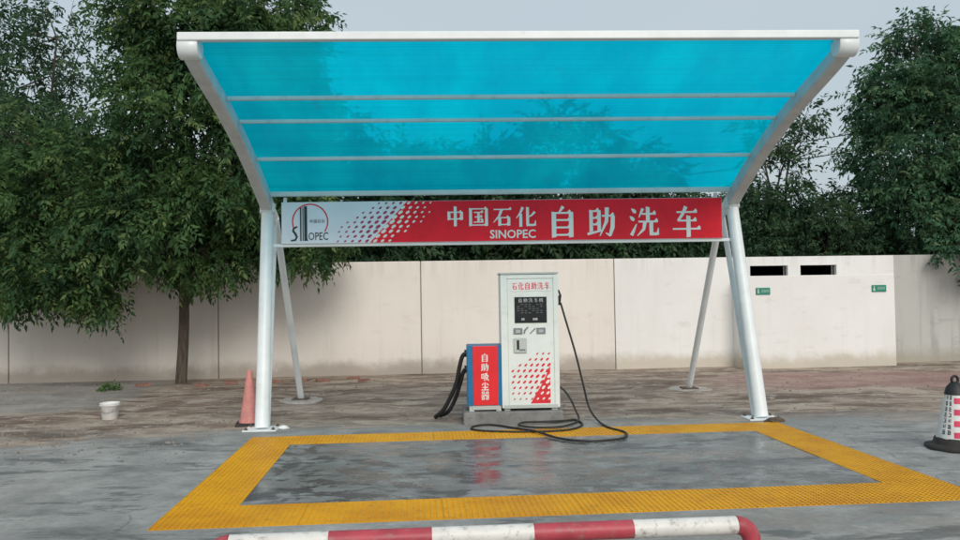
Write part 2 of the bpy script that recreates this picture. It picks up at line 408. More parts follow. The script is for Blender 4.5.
# ------------------------------------------------------------------ mesh helpers
class MB:
    def __init__(self):
        self.v, self.f, self.smooth = [], [], []
    def add(self, verts, faces, smooth=False):
        o = len(self.v)
        self.v += [tuple(p) for p in verts]
        self.f += [tuple(i + o for i in fc) for fc in faces]
        self.smooth += [smooth] * len(faces)
        return self
    def box(self, a, b):
        (x0, y0, z0), (x1, y1, z1) = a, b
        return self.add([(x0, y0, z0), (x1, y0, z0), (x1, y1, z0), (x0, y1, z0), (x0, y0, z1), (x1, y0, z1), (x1, y1, z1), (x0, y1, z1)],
                        [(0, 3, 2, 1), (4, 5, 6, 7), (0, 1, 5, 4), (1, 2, 6, 5), (2, 3, 7, 6), (3, 0, 4, 7)])
    def cbox(self, a, b, bev):
        """box with chamfered vertical (z) edges and a chamfered top"""
        (x0, y0, z0), (x1, y1, z1) = a, b
        def ring(i, z):
            return [(x0 + i + bev, y0 + i, z), (x1 - i - bev, y0 + i, z), (x1 - i, y0 + i + bev, z), (x1 - i, y1 - i - bev, z),
                    (x1 - i - bev, y1 - i, z), (x0 + i + bev, y1 - i, z), (x0 + i, y1 - i - bev, z), (x0 + i, y0 + i + bev, z)]
        rs = [ring(0, z0), ring(0, z1 - bev), ring(bev, z1)]
        vs = sum(rs, [])
        fs = [tuple(range(7, -1, -1)), tuple(range(16, 24))]
        for k in range(2):
            for i in range(8):
                j = (i + 1) % 8
                fs.append((k * 8 + i, k * 8 + j, k * 8 + 8 + j, k * 8 + 8 + i))
        return self.add(vs, fs)
    def tube(self, pts, rads, seg=10, caps=True):
        pts = [Vector(p) for p in pts]
        if not hasattr(rads, '__len__'):
            rads = [rads] * len(pts)
        vs, fs = [], []
        t0 = (pts[1] - pts[0]).normalized()
        ref = Vector((0, 0, 1)) if abs(t0.z) < 0.9 else Vector((1, 0, 0))
        nrm = t0.cross(ref).normalized()
        for i, p in enumerate(pts):
            t = ((pts[min(i + 1, len(pts) - 1)] - pts[max(i - 1, 0)])).normalized()
            nrm = (nrm - t * nrm.dot(t)).normalized()
            bn_ = t.cross(nrm)
            for k in range(seg):
                a = 2 * math.pi * k / seg
                vs.append(p + (nrm * math.cos(a) + bn_ * math.sin(a)) * rads[i])
        for i in range(len(pts) - 1):
            for k in range(seg):
                k2 = (k + 1) % seg
                fs.append((i * seg + k, i * seg + k2, (i + 1) * seg + k2, (i + 1) * seg + k))
        self.add(vs, fs, True)
        if caps:
            n = len(pts)
            self.add(vs[:seg], [tuple(range(seg - 1, -1, -1))])
            self.add(vs[(n - 1) * seg:], [tuple(range(seg))])
        return self
    def lathe(self, prof, seg=24, center=(0, 0, 0)):
        vs, fs = [], []
        for r, z in prof:
            for k in range(seg):
                a = 2 * math.pi * k / seg
                vs.append((center[0] + r * math.cos(a), center[1] + r * math.sin(a), center[2] + z))
        for i in range(len(prof) - 1):
            for k in range(seg):
                k2 = (k + 1) % seg
                fs.append((i * seg + k, i * seg + k2, (i + 1) * seg + k2, (i + 1) * seg + k))
        return self.add(vs, fs, True)
    def poly(self, pts, o, ux, uz, lift, thick=0.0015, back=None):
        """flat outline (2D) laid on a plane: o + x*ux + y*uz, lifted along the plane's normal, with a thin edge"""
        ux, uz, o = Vector(ux), Vector(uz), Vector(o)
        nn = ux.cross(uz)
        area = sum(pts[i][0] * pts[(i + 1) % len(pts)][1] - pts[(i + 1) % len(pts)][0] * pts[i][1] for i in range(len(pts)))
        if area < 0:
            pts = pts[::-1]
        top = [o + ux * x + uz * y + nn * (lift) for x, y in pts]
        bot = [o + ux * x + uz * y + nn * (lift - thick) for x, y in pts]
        n = len(pts)
        fs = [tuple(range(n))] + [(i, n + i, n + (i + 1) % n, (i + 1) % n) for i in range(n)]
        return self.add(top + bot, fs)
    def mesh(self, name, mats):
        me = bpy.data.meshes.new(name)
        me.from_pydata(self.v, [], self.f)
        me.polygons.foreach_set('use_smooth', self.smooth)
        for mm in (mats if isinstance(mats, (list, tuple)) else [mats]):
            me.materials.append(M[mm] if isinstance(mm, str) else mm)
        me.update()
        return me
    def build(self, name, mat_, parent=None, bevel=0.0):
        o = bpy.data.objects.new(name, self.mesh(name, mat_))
        COL.objects.link(o)
        if parent:
            o.parent = parent
        if bevel:
            md = o.modifiers.new('bevel', 'BEVEL')
            md.width = bevel
            md.segments = 2
            md.limit_method = 'ANGLE'
        return o

def tag(o, label=None, cat=None, group=None, kind=None):
    if label: o['label'] = label
    if cat: o['category'] = cat
    if group: o['group'] = group
    if kind: o['kind'] = kind
    return o

def thing(name, label, cat, loc=(0, 0, 0), rz=0.0, group=None):
    o = bpy.data.objects.new(name, None)
    o.empty_display_size = 0.2
    COL.objects.link(o)
    o.location = loc
    o.rotation_euler = (0, 0, rz)
    return tag(o, label, cat, group)

def copy_part(src, parent, loc=None):
    c = src.copy()
    COL.objects.link(c)
    c.parent = parent
    if loc is not None:
        c.location = loc
    return c

def smooth_curve(pts, n=8):
    """Catmull-Rom through points"""
    P = [Vector(p) for p in pts]
    P = [P[0] * 2 - P[1]] + P + [P[-1] * 2 - P[-2]]
    res = []
    for i in range(1, len(P) - 2):
        for k in range(n):
            t = k / n
            a, b, c, d = P[i - 1], P[i], P[i + 1], P[i + 2]
            res.append(0.5 * ((2 * b) + (c - a) * t + (2 * a - 5 * b + 4 * c - d) * t * t + (3 * b - a - 3 * c + d) * t ** 3))
    res.append(P[-2])
    return res

def text_mesh(txt, size, mat_, name, parent, loc, rot=(math.pi / 2, 0, 0), bold=0.0, sx=1.0, align='CENTER', space=1.0):
    cu = bpy.data.curves.new(name, 'FONT')
    cu.body = txt
    cu.size = size
    cu.align_x = align
    cu.align_y = 'CENTER'
    cu.offset = bold * size
    cu.extrude = 0.0008
    cu.space_character = space
    cu.resolution_u = 2
    t = bpy.data.objects.new('tmp', cu)
    COL.objects.link(t)
    dg = bpy.context.evaluated_depsgraph_get()
    me = bpy.data.meshes.new_from_object(t.evaluated_get(dg))
    bpy.data.objects.remove(t)
    bpy.data.curves.remove(cu)
    me.materials.clear()
    me.materials.append(M[mat_])
    o = bpy.data.objects.new(name, me)
    COL.objects.link(o)
    o.parent = parent
    o.location = loc
    o.rotation_euler = rot
    o.scale = (sx, 1, 1)
    return o

# ------------------------------------------------------------------ ground
def fr(x, y, z=0.0):
    """frame coordinates of the yellow grating -> world"""
    return (x - y * AF, y + x * AF, z)

def axis(breaks, fine_lo, fine_hi, step):
    vals = set(round(b, 4) for b in breaks)
    k = fine_lo
    while k <= fine_hi + 1e-6:
        if all(abs(k - b) > step * 0.4 for b in breaks):
            vals.add(round(k, 4))
        k += step
    return sorted(vals)
GX = axis([FX0, FX0 + SS, FX1 - SS, FX1, -1200, -300, -80, -30, -18, 18, 30, 80, 300, 1200], -13, 13, 0.2)
GY = axis([FYF, FYF + SF, FYB - SB, FYB, -600, -100, -30, -14, 12, 18, 40, 120, 400, 1500], -9, 9, 0.2)

def ground_height(wx, wy):
    a = min(1.0, max(0.0, (wy - 0.9) / 1.0))
    if wx < -3.6:
        a = max(a, min(1.0, max(0.0, (wy + 0.4) / 1.2)))
    b = min(1.0, max(0.0, (6.0 - wy) / 0.5)) * min(1, max(0, (12.5 - abs(wx)) / 2))
    a *= b
    if a <= 0:
        return 0.0
    return a * (mnoise.noise((wx * 0.8, wy * 0.9, 0)) * 0.045 + mnoise.noise((wx * 2.6, wy * 3.1, 4)) * 0.024)

gm = MB()
idx = {}
def gv(i, j):
    if (i, j) not in idx:
        x, y, _ = fr(GX[i], GY[j])
        idx[i, j] = len(gm.v)
        gm.v.append((x, y, ground_height(x, y)))
    return idx[i, j]
def in_ring(cx, cy):
    o = FX0 < cx < FX1 and FYF < cy < FYB
    n = FX0 + SS < cx < FX1 - SS and FYF + SF < cy < FYB - SB
    return o and not n
for i in range(len(GX) - 1):
    for j in range(len(GY) - 1):
        cx, cy = (GX[i] + GX[i + 1]) / 2, (GY[j] + GY[j + 1]) / 2
        if not in_ring(cx, cy):
            gm.f.append((gv(i, j), gv(i + 1, j), gv(i + 1, j + 1), gv(i, j + 1)))
            gm.smooth.append(True)
TD = -0.16
def trench_wall(a, b):
    p, q = fr(*a), fr(*b)
    gm.add([p, q, (q[0], q[1], TD), (p[0], p[1], TD)], [(0, 1, 2, 3)])
for (x0, x1, y0, y1) in ((FX0, FX1, FYF, FYB), (FX0 + SS, FX1 - SS, FYF + SF, FYB - SB)):
    cs = [(x0, y0), (x1, y0), (x1, y1), (x0, y1)]
    for k in range(4):
        trench_wall(cs[k], cs[(k + 1) % 4])
gm.add([fr(FX0, FYF, TD), fr(FX1, FYF, TD), fr(FX1, FYB, TD), fr(FX0, FYB, TD)], [(0, 1, 2, 3)])
ground = gm.build('ground', 'ground')
tag(ground, kind='structure')

# ------------------------------------------------------------------ yellow drain grating
grating = thing('drain_grating', 'yellow ribbed drain grating laid as a rectangle round the wet wash bay', 'drain', fr((FX0 + FX1) / 2, (FYF + FYB) / 2), AF)
GCX, GCY = (FX0 + FX1) / 2, (FYF + FYB) / 2
def grate_mesh(w, d):
    b = MB()
    g = 0.0012
    w2, d2 = w / 2 - g, d / 2 - g
    nx, ny = max(2, round(w / 0.042)), max(2, round(d / 0.042))
    zt, zb = 0.004, -0.032
    for k in range(nx + 1):
        x = -w2 + 2 * w2 * k / nx
        h = 0.0065
        b.box((max(-w2, x - h), -d2, zb), (min(w2, x + h), d2, zt))
    for k in range(ny + 1):
        y = -d2 + 2 * d2 * k / ny
        h = 0.0065
        b.box((-w2 + .001, max(-d2 + .001, y - h), zb + .002), (w2 - .001, min(d2 - .001, y + h), zt - 0.002))
    return b.mesh('grate_panel', 'grate_yellow')
def lay(me, x, y, tilt):
    o = bpy.data.objects.new('grate_panel', me)
    COL.objects.link(o)
    o.parent = grating
    o.location = (x - GCX, y - GCY, random.uniform(0, 0.0015))
    o.rotation_euler = (tilt[0], tilt[1], 0)
npan = 6
pw = (FX1 - FX0) / npan
mF, mB_ = grate_mesh(pw, SF), grate_mesh(pw, SB)
ns = 3
pl = (FYB - SB - FYF - SF) / ns
mS = grate_mesh(SS, pl)
rt_ = lambda: (random.uniform(-.002, .002), random.uniform(-.0012, .0012))
for k in range(npan):
    x = FX0 + pw * (k + 0.5)
    lay(mF, x, FYF + SF / 2, rt_())
    lay(mB_, x, FYB - SB / 2, rt_())
for k in range(ns):
    y = FYF + SF + pl * (k + 0.5)
    lay(mS, FX0 + SS / 2, y, rt_())
    lay(mS, FX1 - SS / 2, y, rt_())

# ------------------------------------------------------------------ compound wall
WA = math.atan(0.0416)
WY0, WH, WT = 6.5244, 2.25, 0.22
wall = thing('compound_wall', 'long cream white compound wall of wide rendered panels behind the canopy', 'wall', (0, WY0, 0), WA)
seams = [-21.06, -17.12, -13.18, -9.24, -5.30, -1.33, 2.61]
gap = 0.009
for a, b in zip(seams[:-1], seams[1:]):
    MB().box((a + gap, 0, -0.1), (b - gap, WT, WH)).build('panel', 'wall', wall, 0.012)
for a in seams:
    MB().box((a - gap - .05, 0.035, -0.1), (a + gap + .05, WT - 0.03, WH - 0.012)).build('joint_strip', 'seam', wall)
# the section with the two slot windows
w = MB()
W1, W2 = (5.47, 6.28), (6.55, 7.33)
zb_, zt_ = 1.825, 2.065
a, b = 2.61 + gap, 8.58
w.box((a, 0, -0.1), (b, WT, zb_))
w.box((a, 0.0005, zb_), (W1[0], WT, zt_)); w.box((W1[1], 0.0005, zb_), (W2[0], WT, zt_)); w.box((W2[1], 0.0005, zb_), (b, WT, zt_))
w.box((a, 0, zt_), (b, WT, WH))
w.build('panel', 'wall_screen', wall)
MB().box((8.58 + 0.004, 0.012, -0.1), (22.0, WT, WH)).build('panel', 'wall_grey', wall, 0.012)['label'] = 'grey wall end with dark streaks'
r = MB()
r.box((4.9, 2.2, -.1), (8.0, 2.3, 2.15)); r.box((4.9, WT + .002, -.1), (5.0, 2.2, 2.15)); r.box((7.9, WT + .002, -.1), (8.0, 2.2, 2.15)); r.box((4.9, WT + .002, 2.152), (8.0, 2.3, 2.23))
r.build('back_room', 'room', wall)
for (x0, x1) in (W1, W2):
    fm = MB()
    t = 0.012
    fm.box((x0 + .002, 0.10, zb_ + .002), (x0 + t, 0.13, zt_ - .002)); fm.box((x1 - t, 0.10, zb_ + .002), (x1 - .002, 0.13, zt_ - .002))
    fm.box((x0 + t, 0.10, zb_ + .002), (x1 - t, 0.13, zb_ + t)); fm.box((x0 + t, 0.10, zt_ - t), (x1 - t, 0.13, zt_ - .002))
    fm.build('window_frame', 'rubber', wall)

# screen wall in front of the washroom
screen = thing('screen_wall', 'low white screen wall with green signs under two dark slot windows', 'wall', (5.10, 6.10, 0), WA)
MB().box((0, 0, -0.1), (3.12, 0.20, 1.845)).build('front_wall', 'wall_screen', screen, 0.01)
MB().box((0, 0.2, -0.1), (0.20, 0.64, 1.83)).build('return_wall', 'wall_screen', screen, 0.01)

def green_sign(x, z, wd, label, flip):
    o = thing('green_sign', label, 'sign')
    o.parent = None
    p = Vector((5.10, 6.10, 0)) + Matrix.Rotation(WA, 3, 'Z') @ Vector((x, -0.001, 0))
    o.location = (p.x, p.y, z)
    o.rotation_euler = (0, 0, WA)
    MB().box((-wd / 2, -0.018, -0.068), (wd / 2, 0.0, 0.068)).build('plate', 'sign_green', o, 0.004)
    ic = MB()
    hx = -wd / 2 + 0.045
    ci = [(0.013 * math.cos(k * math.pi / 4), 0.013 * math.sin(k * math.pi / 4)) for k in range(8)]
    ic.poly([(hx + a_, 0.036 + b_) for a_, b_ in ci], (0, 0, 0), (1, 0, 0), (0, 0, 1), 0.0195)
    if flip:
        ic.poly([(hx - .014, .02), (hx + .014, .02), (hx + .01, -.045), (hx - .01, -.045)], (0, 0, 0), (1, 0, 0), (0, 0, 1), 0.0195)
    else:
        ic.poly([(hx - .008, .02), (hx + .008, .02), (hx + .024, -.045), (hx - .024, -.045)], (0, 0, 0), (1, 0, 0), (0, 0, 1), 0.0195)
    ic.build('pictogram', 'sign_pale', o)
    text_mesh('卫生间', 0.058, 'sign_pale', 'lettering', o, (0.035, -0.0195, 0.0), sx=0.95)
green_sign(0.375, 1.54, 0.29, 'small green washroom sign below the first slot window of white screen wall', True)
green_sign(2.785, 1.56, 0.30, 'small green washroom sign at the outer edge of white screen wall', False)

# ------------------------------------------------------------------ canopy
canopy = thing('wash_canopy', 'white steel canopy with curved translucent blue roof over the wash bay', 'canopy')
PROF = [(-2.50, 3.94), (-2.2, 3.85), (-1.8, 3.755), (-1.4, 3.66), (-1.0, 3.55), (-.6, 3.42), (-.2, 3.27), (.2, 3.10), (.6, 2.92), (.78, 2.82)]   # upper edge of the beams
SP = [(p.x, p.y) for p in smooth_curve([(a, b, 0) for a, b in PROF], 4)]
def prof_at(y):
    for (a, za), (b, zb) in zip(SP[:-1], SP[1:]):
        if a <= y <= b:
            return za + (zb - za) * (y - a) / (b - a)
    return SP[0][1] if y < SP[0][0] else SP[-1][1]
BASE_X, TOP_X = {-1: -3.04, 1: 3.04}, {-1: -3.105, 1: 2.985}
def beam(side):
    b = MB()
    x = TOP_X[side]
    hw = 0.072
    n = len(SP)
    rings = []
    for i, (y, z) in enumerate(SP):
        t = i / (n - 1)
        d = 0.145 + 0.045 * t if t > 0.02 else 0.12
        j, k = max(0, i - 1), min(n - 1, i + 1)
        ty, tz = SP[k][0] - SP[j][0], SP[k][1] - SP[j][1]
        L = math.hypot(ty, tz)
        ny, nz = -tz / L, ty / L          # upward normal
        cv = 0.018
        pr = [(-hw + cv, 0), (hw - cv, 0), (hw, -cv), (hw, -d + cv), (hw - cv, -d), (-hw + cv, -d), (-hw, -d + cv), (-hw, -cv)]
        rings.append([(x + px_, y + ny * q, z + nz * q) for px_, q in pr])
    vs = sum(rings, [])
    fs = []
    for i in range(n - 1):
        for k in range(8):
            k2 = (k + 1) % 8
            fs.append((i * 8 + k, i * 8 + k2, (i + 1) * 8 + k2, (i + 1) * 8 + k))
    fs += [tuple(range(8)), tuple(range((n - 1) * 8 + 7, (n - 1) * 8 - 1, -1))]
    b.add(vs, fs)
    return b.build('beam', 'beam_paint', canopy)
REAR = {-1: (-3.11, 2.73), 1: (3.11, 3.09)}
for sd_ in (-1, 1):
    beam(sd_)
    bx, tx = BASE_X[sd_], TOP_X[sd_]
    post = MB().tube([(bx, 0, 0.012), (bx + (tx - bx) * .5, .36, 1.38), (tx, 0.725, 2.775)], [0.086, 0.082, 0.078], 20).build('post', 'white_paint', canopy)
    MB().box((bx - 0.2, -0.17, 0.0), (bx + 0.2, 0.17, 0.016)).build('base_plate', 'white_paint', post, 0.003)
    for dx in (-0.16, 0.16):
        for dy in (-0.13, 0.13):
            MB().lathe([(0, 0.045), (.013, .045), (.013, .03), (.022, .03), (.022, .014)], 8, (bx + dx, dy, 0)).build('bolt', 'rust', post)
    fl = MB()
    fl.tube([(tx - (tx - bx) * .02, 0.70, 2.67), (tx, 0.728, 2.79)], [0.10, 0.10], 20)
    fl.build('collar', 'white_paint', post)
    rx_, ry_ = REAR[sd_]
    g = MB()
    ga = [(0.62, 2.86), (0.80, 2.80), (1.14, 2.66), (1.14, 2.54), (0.98, 2.52), (0.62, 2.66)]
    vs = [(tx - .05 * sd_ - .01, y, z) for y, z in ga] + [(tx - .05 * sd_ + .01, y, z) for y, z in ga]
    g.add(vs, [tuple(range(6)), tuple(range(11, 5, -1))] + [(i, 6 + i, 6 + (i + 1) % 6, (i + 1) % 6) for i in range(6)])
    g.build('gusset_plate', 'white_paint', canopy)
    xs_ = tx - .03 * sd_
    st = MB().tube([(rx_ - .05 * sd_, ry_, 0.03), (xs_, 1.06, 2.63)], 0.047, 14).build('rear_strut', 'white_paint', canopy)
    f_ = MB().box((rx_ - .05 * sd_ - .12, ry_ - .12, -0.02), (rx_ - .05 * sd_ + .12, ry_ + .12, 0.03))
    f_.build('foot_plate', 'rust', st)
    rr_ = random.Random(50 + sd_)
    nr = [0.33 * (1 + rr_.uniform(-.12, .12)) for _ in range(18)]
    ft = MB()
    fc = (rx_ - .05 * sd_, ry_)
    top_ = [(fc[0] + nr[k] * math.cos(k * math.pi / 9), fc[1] + nr[k] * math.sin(k * math.pi / 9), 0.012) for k in range(18)]
    bot_ = [(fc[0] + (nr[k] + .06) * math.cos(k * math.pi / 9), fc[1] + (nr[k] + .06) * math.sin(k * math.pi / 9), -0.08) for k in range(18)]
    ft.add(top_ + bot_, [tuple(range(18))] + [(k, 18 + k, 18 + (k + 1) % 18, (k + 1) % 18) for k in range(18)])
    ft.build('concrete_footing', 'footing', st)
    MB().tube([(bx - .03 * sd_, 0.14, 0.02), (xs_, 1.0, 2.6)], 0.038, 12).build('brace', 'white_paint', canopy)
for sd_ in (-1, 1):
    cp = MB()
    xx = TOP_X[sd_]
    cp.tube([(xx - .092, -2.465, 3.872), (xx - .085, -2.465, 3.872), (xx + .085, -2.465, 3.872), (xx + .092, -2.465, 3.872)], [.096, .106, .106, .096], 28)
    cp.build('beam_end_cap', 'white_paint', canopy)
# purlins, banner rail
for (y, r_) in ((-1.50, .021), (-1.0, .019), (-.20, .021), (.55, .030)):
    z = prof_at(y) - 0.045
    MB().box((TOP_X[-1] + .073, y - r_, z - r_), (TOP_X[1] - .073, y + r_, z + r_)).build('purlin', 'beam_paint', canopy, 0.006)
zf = prof_at(-2.50)
fa = MB().box((TOP_X[-1] - .085, -2.58, zf - 0.028), (TOP_X[1] + .085, -2.502, zf + 0.048))
fa.build('front_fascia', 'white_paint', canopy, 0.01)
MB().box((-3.03, 0.60, 2.222), (2.92, 0.65, 2.262)).build('banner_rail', 'white_paint', canopy, 0.005)
for x in (-2.86, 2.74):
    MB().box((x - .02, 0.60, 2.262), (x + .02, 0.64, prof_at(.62) - .05)).build('hanger', 'white_paint', canopy, 0.004)
# roof sheet
rs = MB()
ny_ = 40
ys = [-2.498 + (0.70 + 2.498) * i / ny_ for i in range(ny_ + 1)]
xs = [TOP_X[-1] - .07 + (TOP_X[1] - TOP_X[-1] + .14) * i / 30 for i in range(31)]
for k, y in enumerate(ys):
    for x in xs:
        rs.v.append((x, y, prof_at(y) + 0.014))
for j in range(ny_):
    for i in range(30):
        rs.f.append((j * 31 + i, j * 31 + i + 1, (j + 1) * 31 + i + 1, (j + 1) * 31 + i))
        rs.smooth.append(True)
rs.build('roof_sheet', 'roof_blue', canopy)

# ------------------------------------------------------------------ banner
BY = 0.575
banner = thing('banner', 'long red and white banner board with white lettering below the canopy', 'banner', (-0.05, BY, 2.52))
def bX(px): return -2.92 + (px - 280) * 0.0130 + 0.05
def bZ(px, py): return 2.785 - (py - (204 - (px - 280) * 0.0175)) * 0.0127 - 2.52
bx0, bx1, bz0, bz1 = bX(281.5), bX(720.5), 2.262 - 2.52, 2.795 - 2.52
MB().box((bx0, 0.0, bz0), (bx1, 0.022, bz1)).build('board', 'banner_white', banner, 0.002)
O, UX, UZ = (0, 0, 0), (1, 0, 0), (0, 0, 1)
rp = MB()
rp.poly([(bX(368), bz0 + .003), (bx1 - .003, bz0 + .003), (bx1 - .003, bz1 - .003), (bX(405), bz1 - .003)], O, UX, UZ, 0.0012, 0.001)
rp.build('red_field', 'banner_red', banner)
dr, dw = MB(), MB()
def dot_shape(cx, cy, a, b, ang=0.6, n=8):
    return [(cx + a * math.cos(t) * math.cos(ang) - b * math.sin(t) * math.sin(ang), cy + a * math.cos(t) * math.sin(ang) + b * math.sin(t) * math.cos(ang)) for t in [2 * math.pi * k / n for k in range(n)]]
rows = 9
for r_ in range(rows):
    zc = bz0 + 0.025 + (bz1 - bz0 - .05) * r_ / (rows - 1)
    t = (zc - bz0) / (bz1 - bz0)
    xb = bX(368) + (bX(405) - bX(368)) * t
    amp = math.sin(math.pi * min(1, max(0.08, t * 0.85 + 0.12)))
    nL = 6 - abs(r_ - 3) // 2
    for k in range(nL):
        x = xb - 0.06 - k * 0.093 - (r_ % 2) * 0.02
        sz = (0.040 - 0.0045 * k) * (0.55 + 0.45 * amp)
        dr.poly(dot_shape(x, zc, sz, sz * 0.52), O, UX, UZ, 0.0016, 0.001)
    nR = 5 - (abs(r_ - 5)) // 2
    for k in range(nR):
        x = xb + 0.045 + k * 0.093 - (r_ % 2) * 0.02
        sz = (0.042 - 0.006 * k) * (0.55 + 0.45 * amp)
        dw.poly(dot_shape(x, zc, sz, sz * 0.52), O, UX, UZ, 0.0026, 0.001)
tag(dr.build('halftone_dots', 'dot_dark', banner), kind='stuff')
tag(dw.build('halftone_dots', 'letter_white', banner), kind='stuff')

# hand-drawn heavy serif characters in a 100 x 100 box
def H(x0, x1, y, w=6):
    return [[(x0, y - w / 2), (x1, y - w / 2), (x1, y + w / 2), (x0, y + w / 2)], [(x1 - 13, y + w / 2), (x1 + 1, y + w / 2), (x1 - 4, y + w / 2 + 9)]]
def V(x, y0, y1, w=14):
    return [[(x - w / 2, y0), (x + w / 2, y0 + 2), (x + w / 2, y1), (x - w / 2, y1 + 3)]]
def S(*pw):
    """brush stroke through (x, y, width) points"""
    L, R_ = [], []
    for i, (x, y, w_) in enumerate(pw):
        a_, b_ = pw[max(0, i - 1)], pw[min(len(pw) - 1, i + 1)]
        dx, dy = b_[0] - a_[0], b_[1] - a_[1]
        l = math.hypot(dx, dy)
        L.append((x - dy / l * w_ / 2, y + dx / l * w_ / 2))
        R_.append((x + dy / l * w_ / 2, y - dx / l * w_ / 2))
    return [[L[i], L[i + 1], R_[i + 1], R_[i]] for i in range(len(pw) - 1)]
def D(x, y, dx=12, dy=-14):
    return S((x, y, 4), (x + dx * .6, y + dy * .6, 13), (x + dx, y + dy, 7))
GLYPH = {
    '中': V(20, 30, 72) + V(80, 30, 72) + H(20, 80, 70) + H(20, 80, 36) + V(50, -2, 98),
    '国': V(12, 0, 90) + V(88, 0, 90) + H(12, 88, 88) + H(12, 88, 6) + H(28, 72, 70) + H(32, 68, 47) + H(26, 74, 21) + V(50, 21, 70, 12) + D(60, 40, 10, -12),
    '石': H(8, 92, 86) + S((46, 86, 14), (34, 52, 11), (6, 20, 3)) + V(36, 2, 46) + V(80, 2, 46) + H(36, 80, 44) + H(36, 80, 9),
    '化': S((34, 98, 14), (22, 68, 10), (2, 42, 3)) + V(24, -2, 64) + S((92, 74, 12), (76, 56, 8), (50, 42, 3)) + V(57, 8, 97) + S((51, 7, 11), (90, 7, 11)) + S((92, 4, 11), (95, 30, 3)),
    '自': S((54, 102, 12), (40, 82, 5)) + V(22, -3, 82, 15) + V(80, -3, 82, 15) + H(22, 80, 80) + H(22, 80, 56) + H(22, 80, 31) + H(22, 80, 6),
    '助': V(15, 16, 88, 12) + V(42, 18, 88, 12) + H(15, 42, 86) + H(15, 42, 63) + H(15, 42, 41) + S((2, 9, 9), (54, 21, 5)) + H(52, 93, 70) + S((89, 70, 14), (87, 30, 14), (78, 2, 9)) + S((80, 3, 9), (64, 12, 3)) + S((69, 98, 14), (67, 52, 12), (44, 2, 3)),
    '洗': D(8, 94, 14, -14) + D(2, 68, 14, -14) + S((6, 4, 12), (14, 20, 9), (24, 42, 3)) + S((46, 94, 11), (32, 64, 3)) + H(42, 90, 76) + V(63, 50, 98, 13) + H(30, 97, 50) + S((53, 50, 13), (48, 24, 10), (26, 2, 3)) + V(74, 10, 50, 13) + S((68, 8, 10), (94, 8, 10)) + S((95, 5, 10), (98, 28, 3)),
    '吸': V(10, 28, 80, 12) + V(35, 28, 80, 12) + H(10, 35, 78, 10) + H(10, 35, 31, 10) + H(44, 80, 88, 10) + S((60, 88, 13), (55, 48, 12), (38, 0, 6)) + S((76, 90, 11), (70, 62, 11)) + S((66, 64, 10), (94, 64, 10)) + S((90, 64, 12), (78, 32, 12), (52, 0, 6)) + S((60, 54, 8), (74, 28, 12), (98, 2, 12)),
    '尘': V(50, 54, 98, 15) + S((30, 88, 14), (12, 62, 8)) + S((70, 88, 10), (92, 62, 14)) + H(16, 84, 36, 11) + V(50, 4, 54, 15) + H(4, 96, 5, 12),
    '器': sum([V(x, y, y + 26, 10) + V(x + 26, y, y + 26, 10) + H(x, x + 26, y + 25, 8) + H(x, x + 26, y + 3, 8) for x in (12, 62) for y in (2, 72)], []) + H(2, 98, 54, 9) + S((52, 70, 11), (42, 48, 11), (4, 34, 6)) + S((54, 52, 9), (96, 34, 12)),
    '机': H(2, 44, 68) + V(23, -2, 98, 12) + S((20, 66, 10), (2, 28, 5)) + S((27, 62, 7), (44, 40, 11)) + S((58, 88, 13), (56, 40, 12), (42, 0, 5)) + H(58, 84, 86, 9) + V(84, 10, 88, 13) + S((80, 8, 10), (97, 8, 10)) + S((97, 4, 9), (99, 26, 4)),
    '车': H(16, 86, 82) + S((48, 101, 13), (36, 74, 10), (20, 52, 8)) + H(20, 84, 53) + H(2, 97, 25) + V(56, -4, 68, 14),
}
def glyph(ch, cx, cz, w_, h_, parent, mat_, lift, ymat='letter', name='character'):
    b = MB()
    for k, st_ in enumerate(GLYPH[ch]):
        b.poly([(cx + (x - 50) / 100 * w_, cz + (y - 50) / 100 * h_) for x, y in st_], O, UX, UZ, lift + 0.00025 * (k % 9), 0.0012)
    return b.build(name, mat_, parent)
for ch, px in zip('中国石化', (452.5, 475.6, 499.5, 523)):
    glyph(ch, bX(px), bZ(px, 216.3), 0.27, 0.255, banner, 'letter_white', 0.0025)
for ch, px in zip('自助洗车', (559, 598.4, 641.4, 684.4)):
    py = 221.5 - (px - 559) * 0.008
    glyph(ch, bX(px), bZ(px, py), 0.385, 0.385, banner, 'letter_white', 0.0025)
text_mesh('SINOPEC', 0.152, 'letter_white', 'lettering', banner, (bX(509.5), -0.0035, bZ(509.5, 234.6)), bold=0.016, sx=0.98)
# emblem: ring, vertical bars, stretched lettering
em = MB()
ecx, ecz, er = bX(309.5), bZ(309.5, 222.5), 0.232
def ring(b, cx, cz, r0, r1, a0, a1, lift, n=40):
    for k in range(n):
        t0, t1 = a0 + (a1 - a0) * k / n, a0 + (a1 - a0) * (k + 1) / n
        b.poly([(cx + r0 * math.cos(t0), cz + r0 * math.sin(t0)), (cx + r1 * math.cos(t0), cz + r1 * math.sin(t0)), (cx + r1 * math.cos(t1), cz + r1 * math.sin(t1)), (cx + r0 * math.cos(t1), cz + r0 * math.sin(t1))], O, UX, UZ, lift, 0.001)
ring(em, ecx, ecz, er - 0.017, er, math.radians(-35), math.radians(205), 0.002)
em.build('emblem_ring', 'print_red', banner)
bars = MB()
for (p0, p1, top) in ((299.6, 301.0, 208.5), (302.0, 303.0, 207.8), (303.6, 306.6, 207)):
    bars.poly([(bX(p0), bZ(303, 242)), (bX(p1), bZ(303, 242)), (bX(p1), bZ(303, top)), (bX(p0), bZ(303, top))], O, UX, UZ, 0.0032, 0.001)
bars.poly([(bX(303.6), bZ(303, 236)), (bX(306.0), bZ(303, 242)), (bX(307.4), bZ(303, 242)), (bX(304.6), bZ(303, 232))], O, UX, UZ, 0.0036, 0.001)
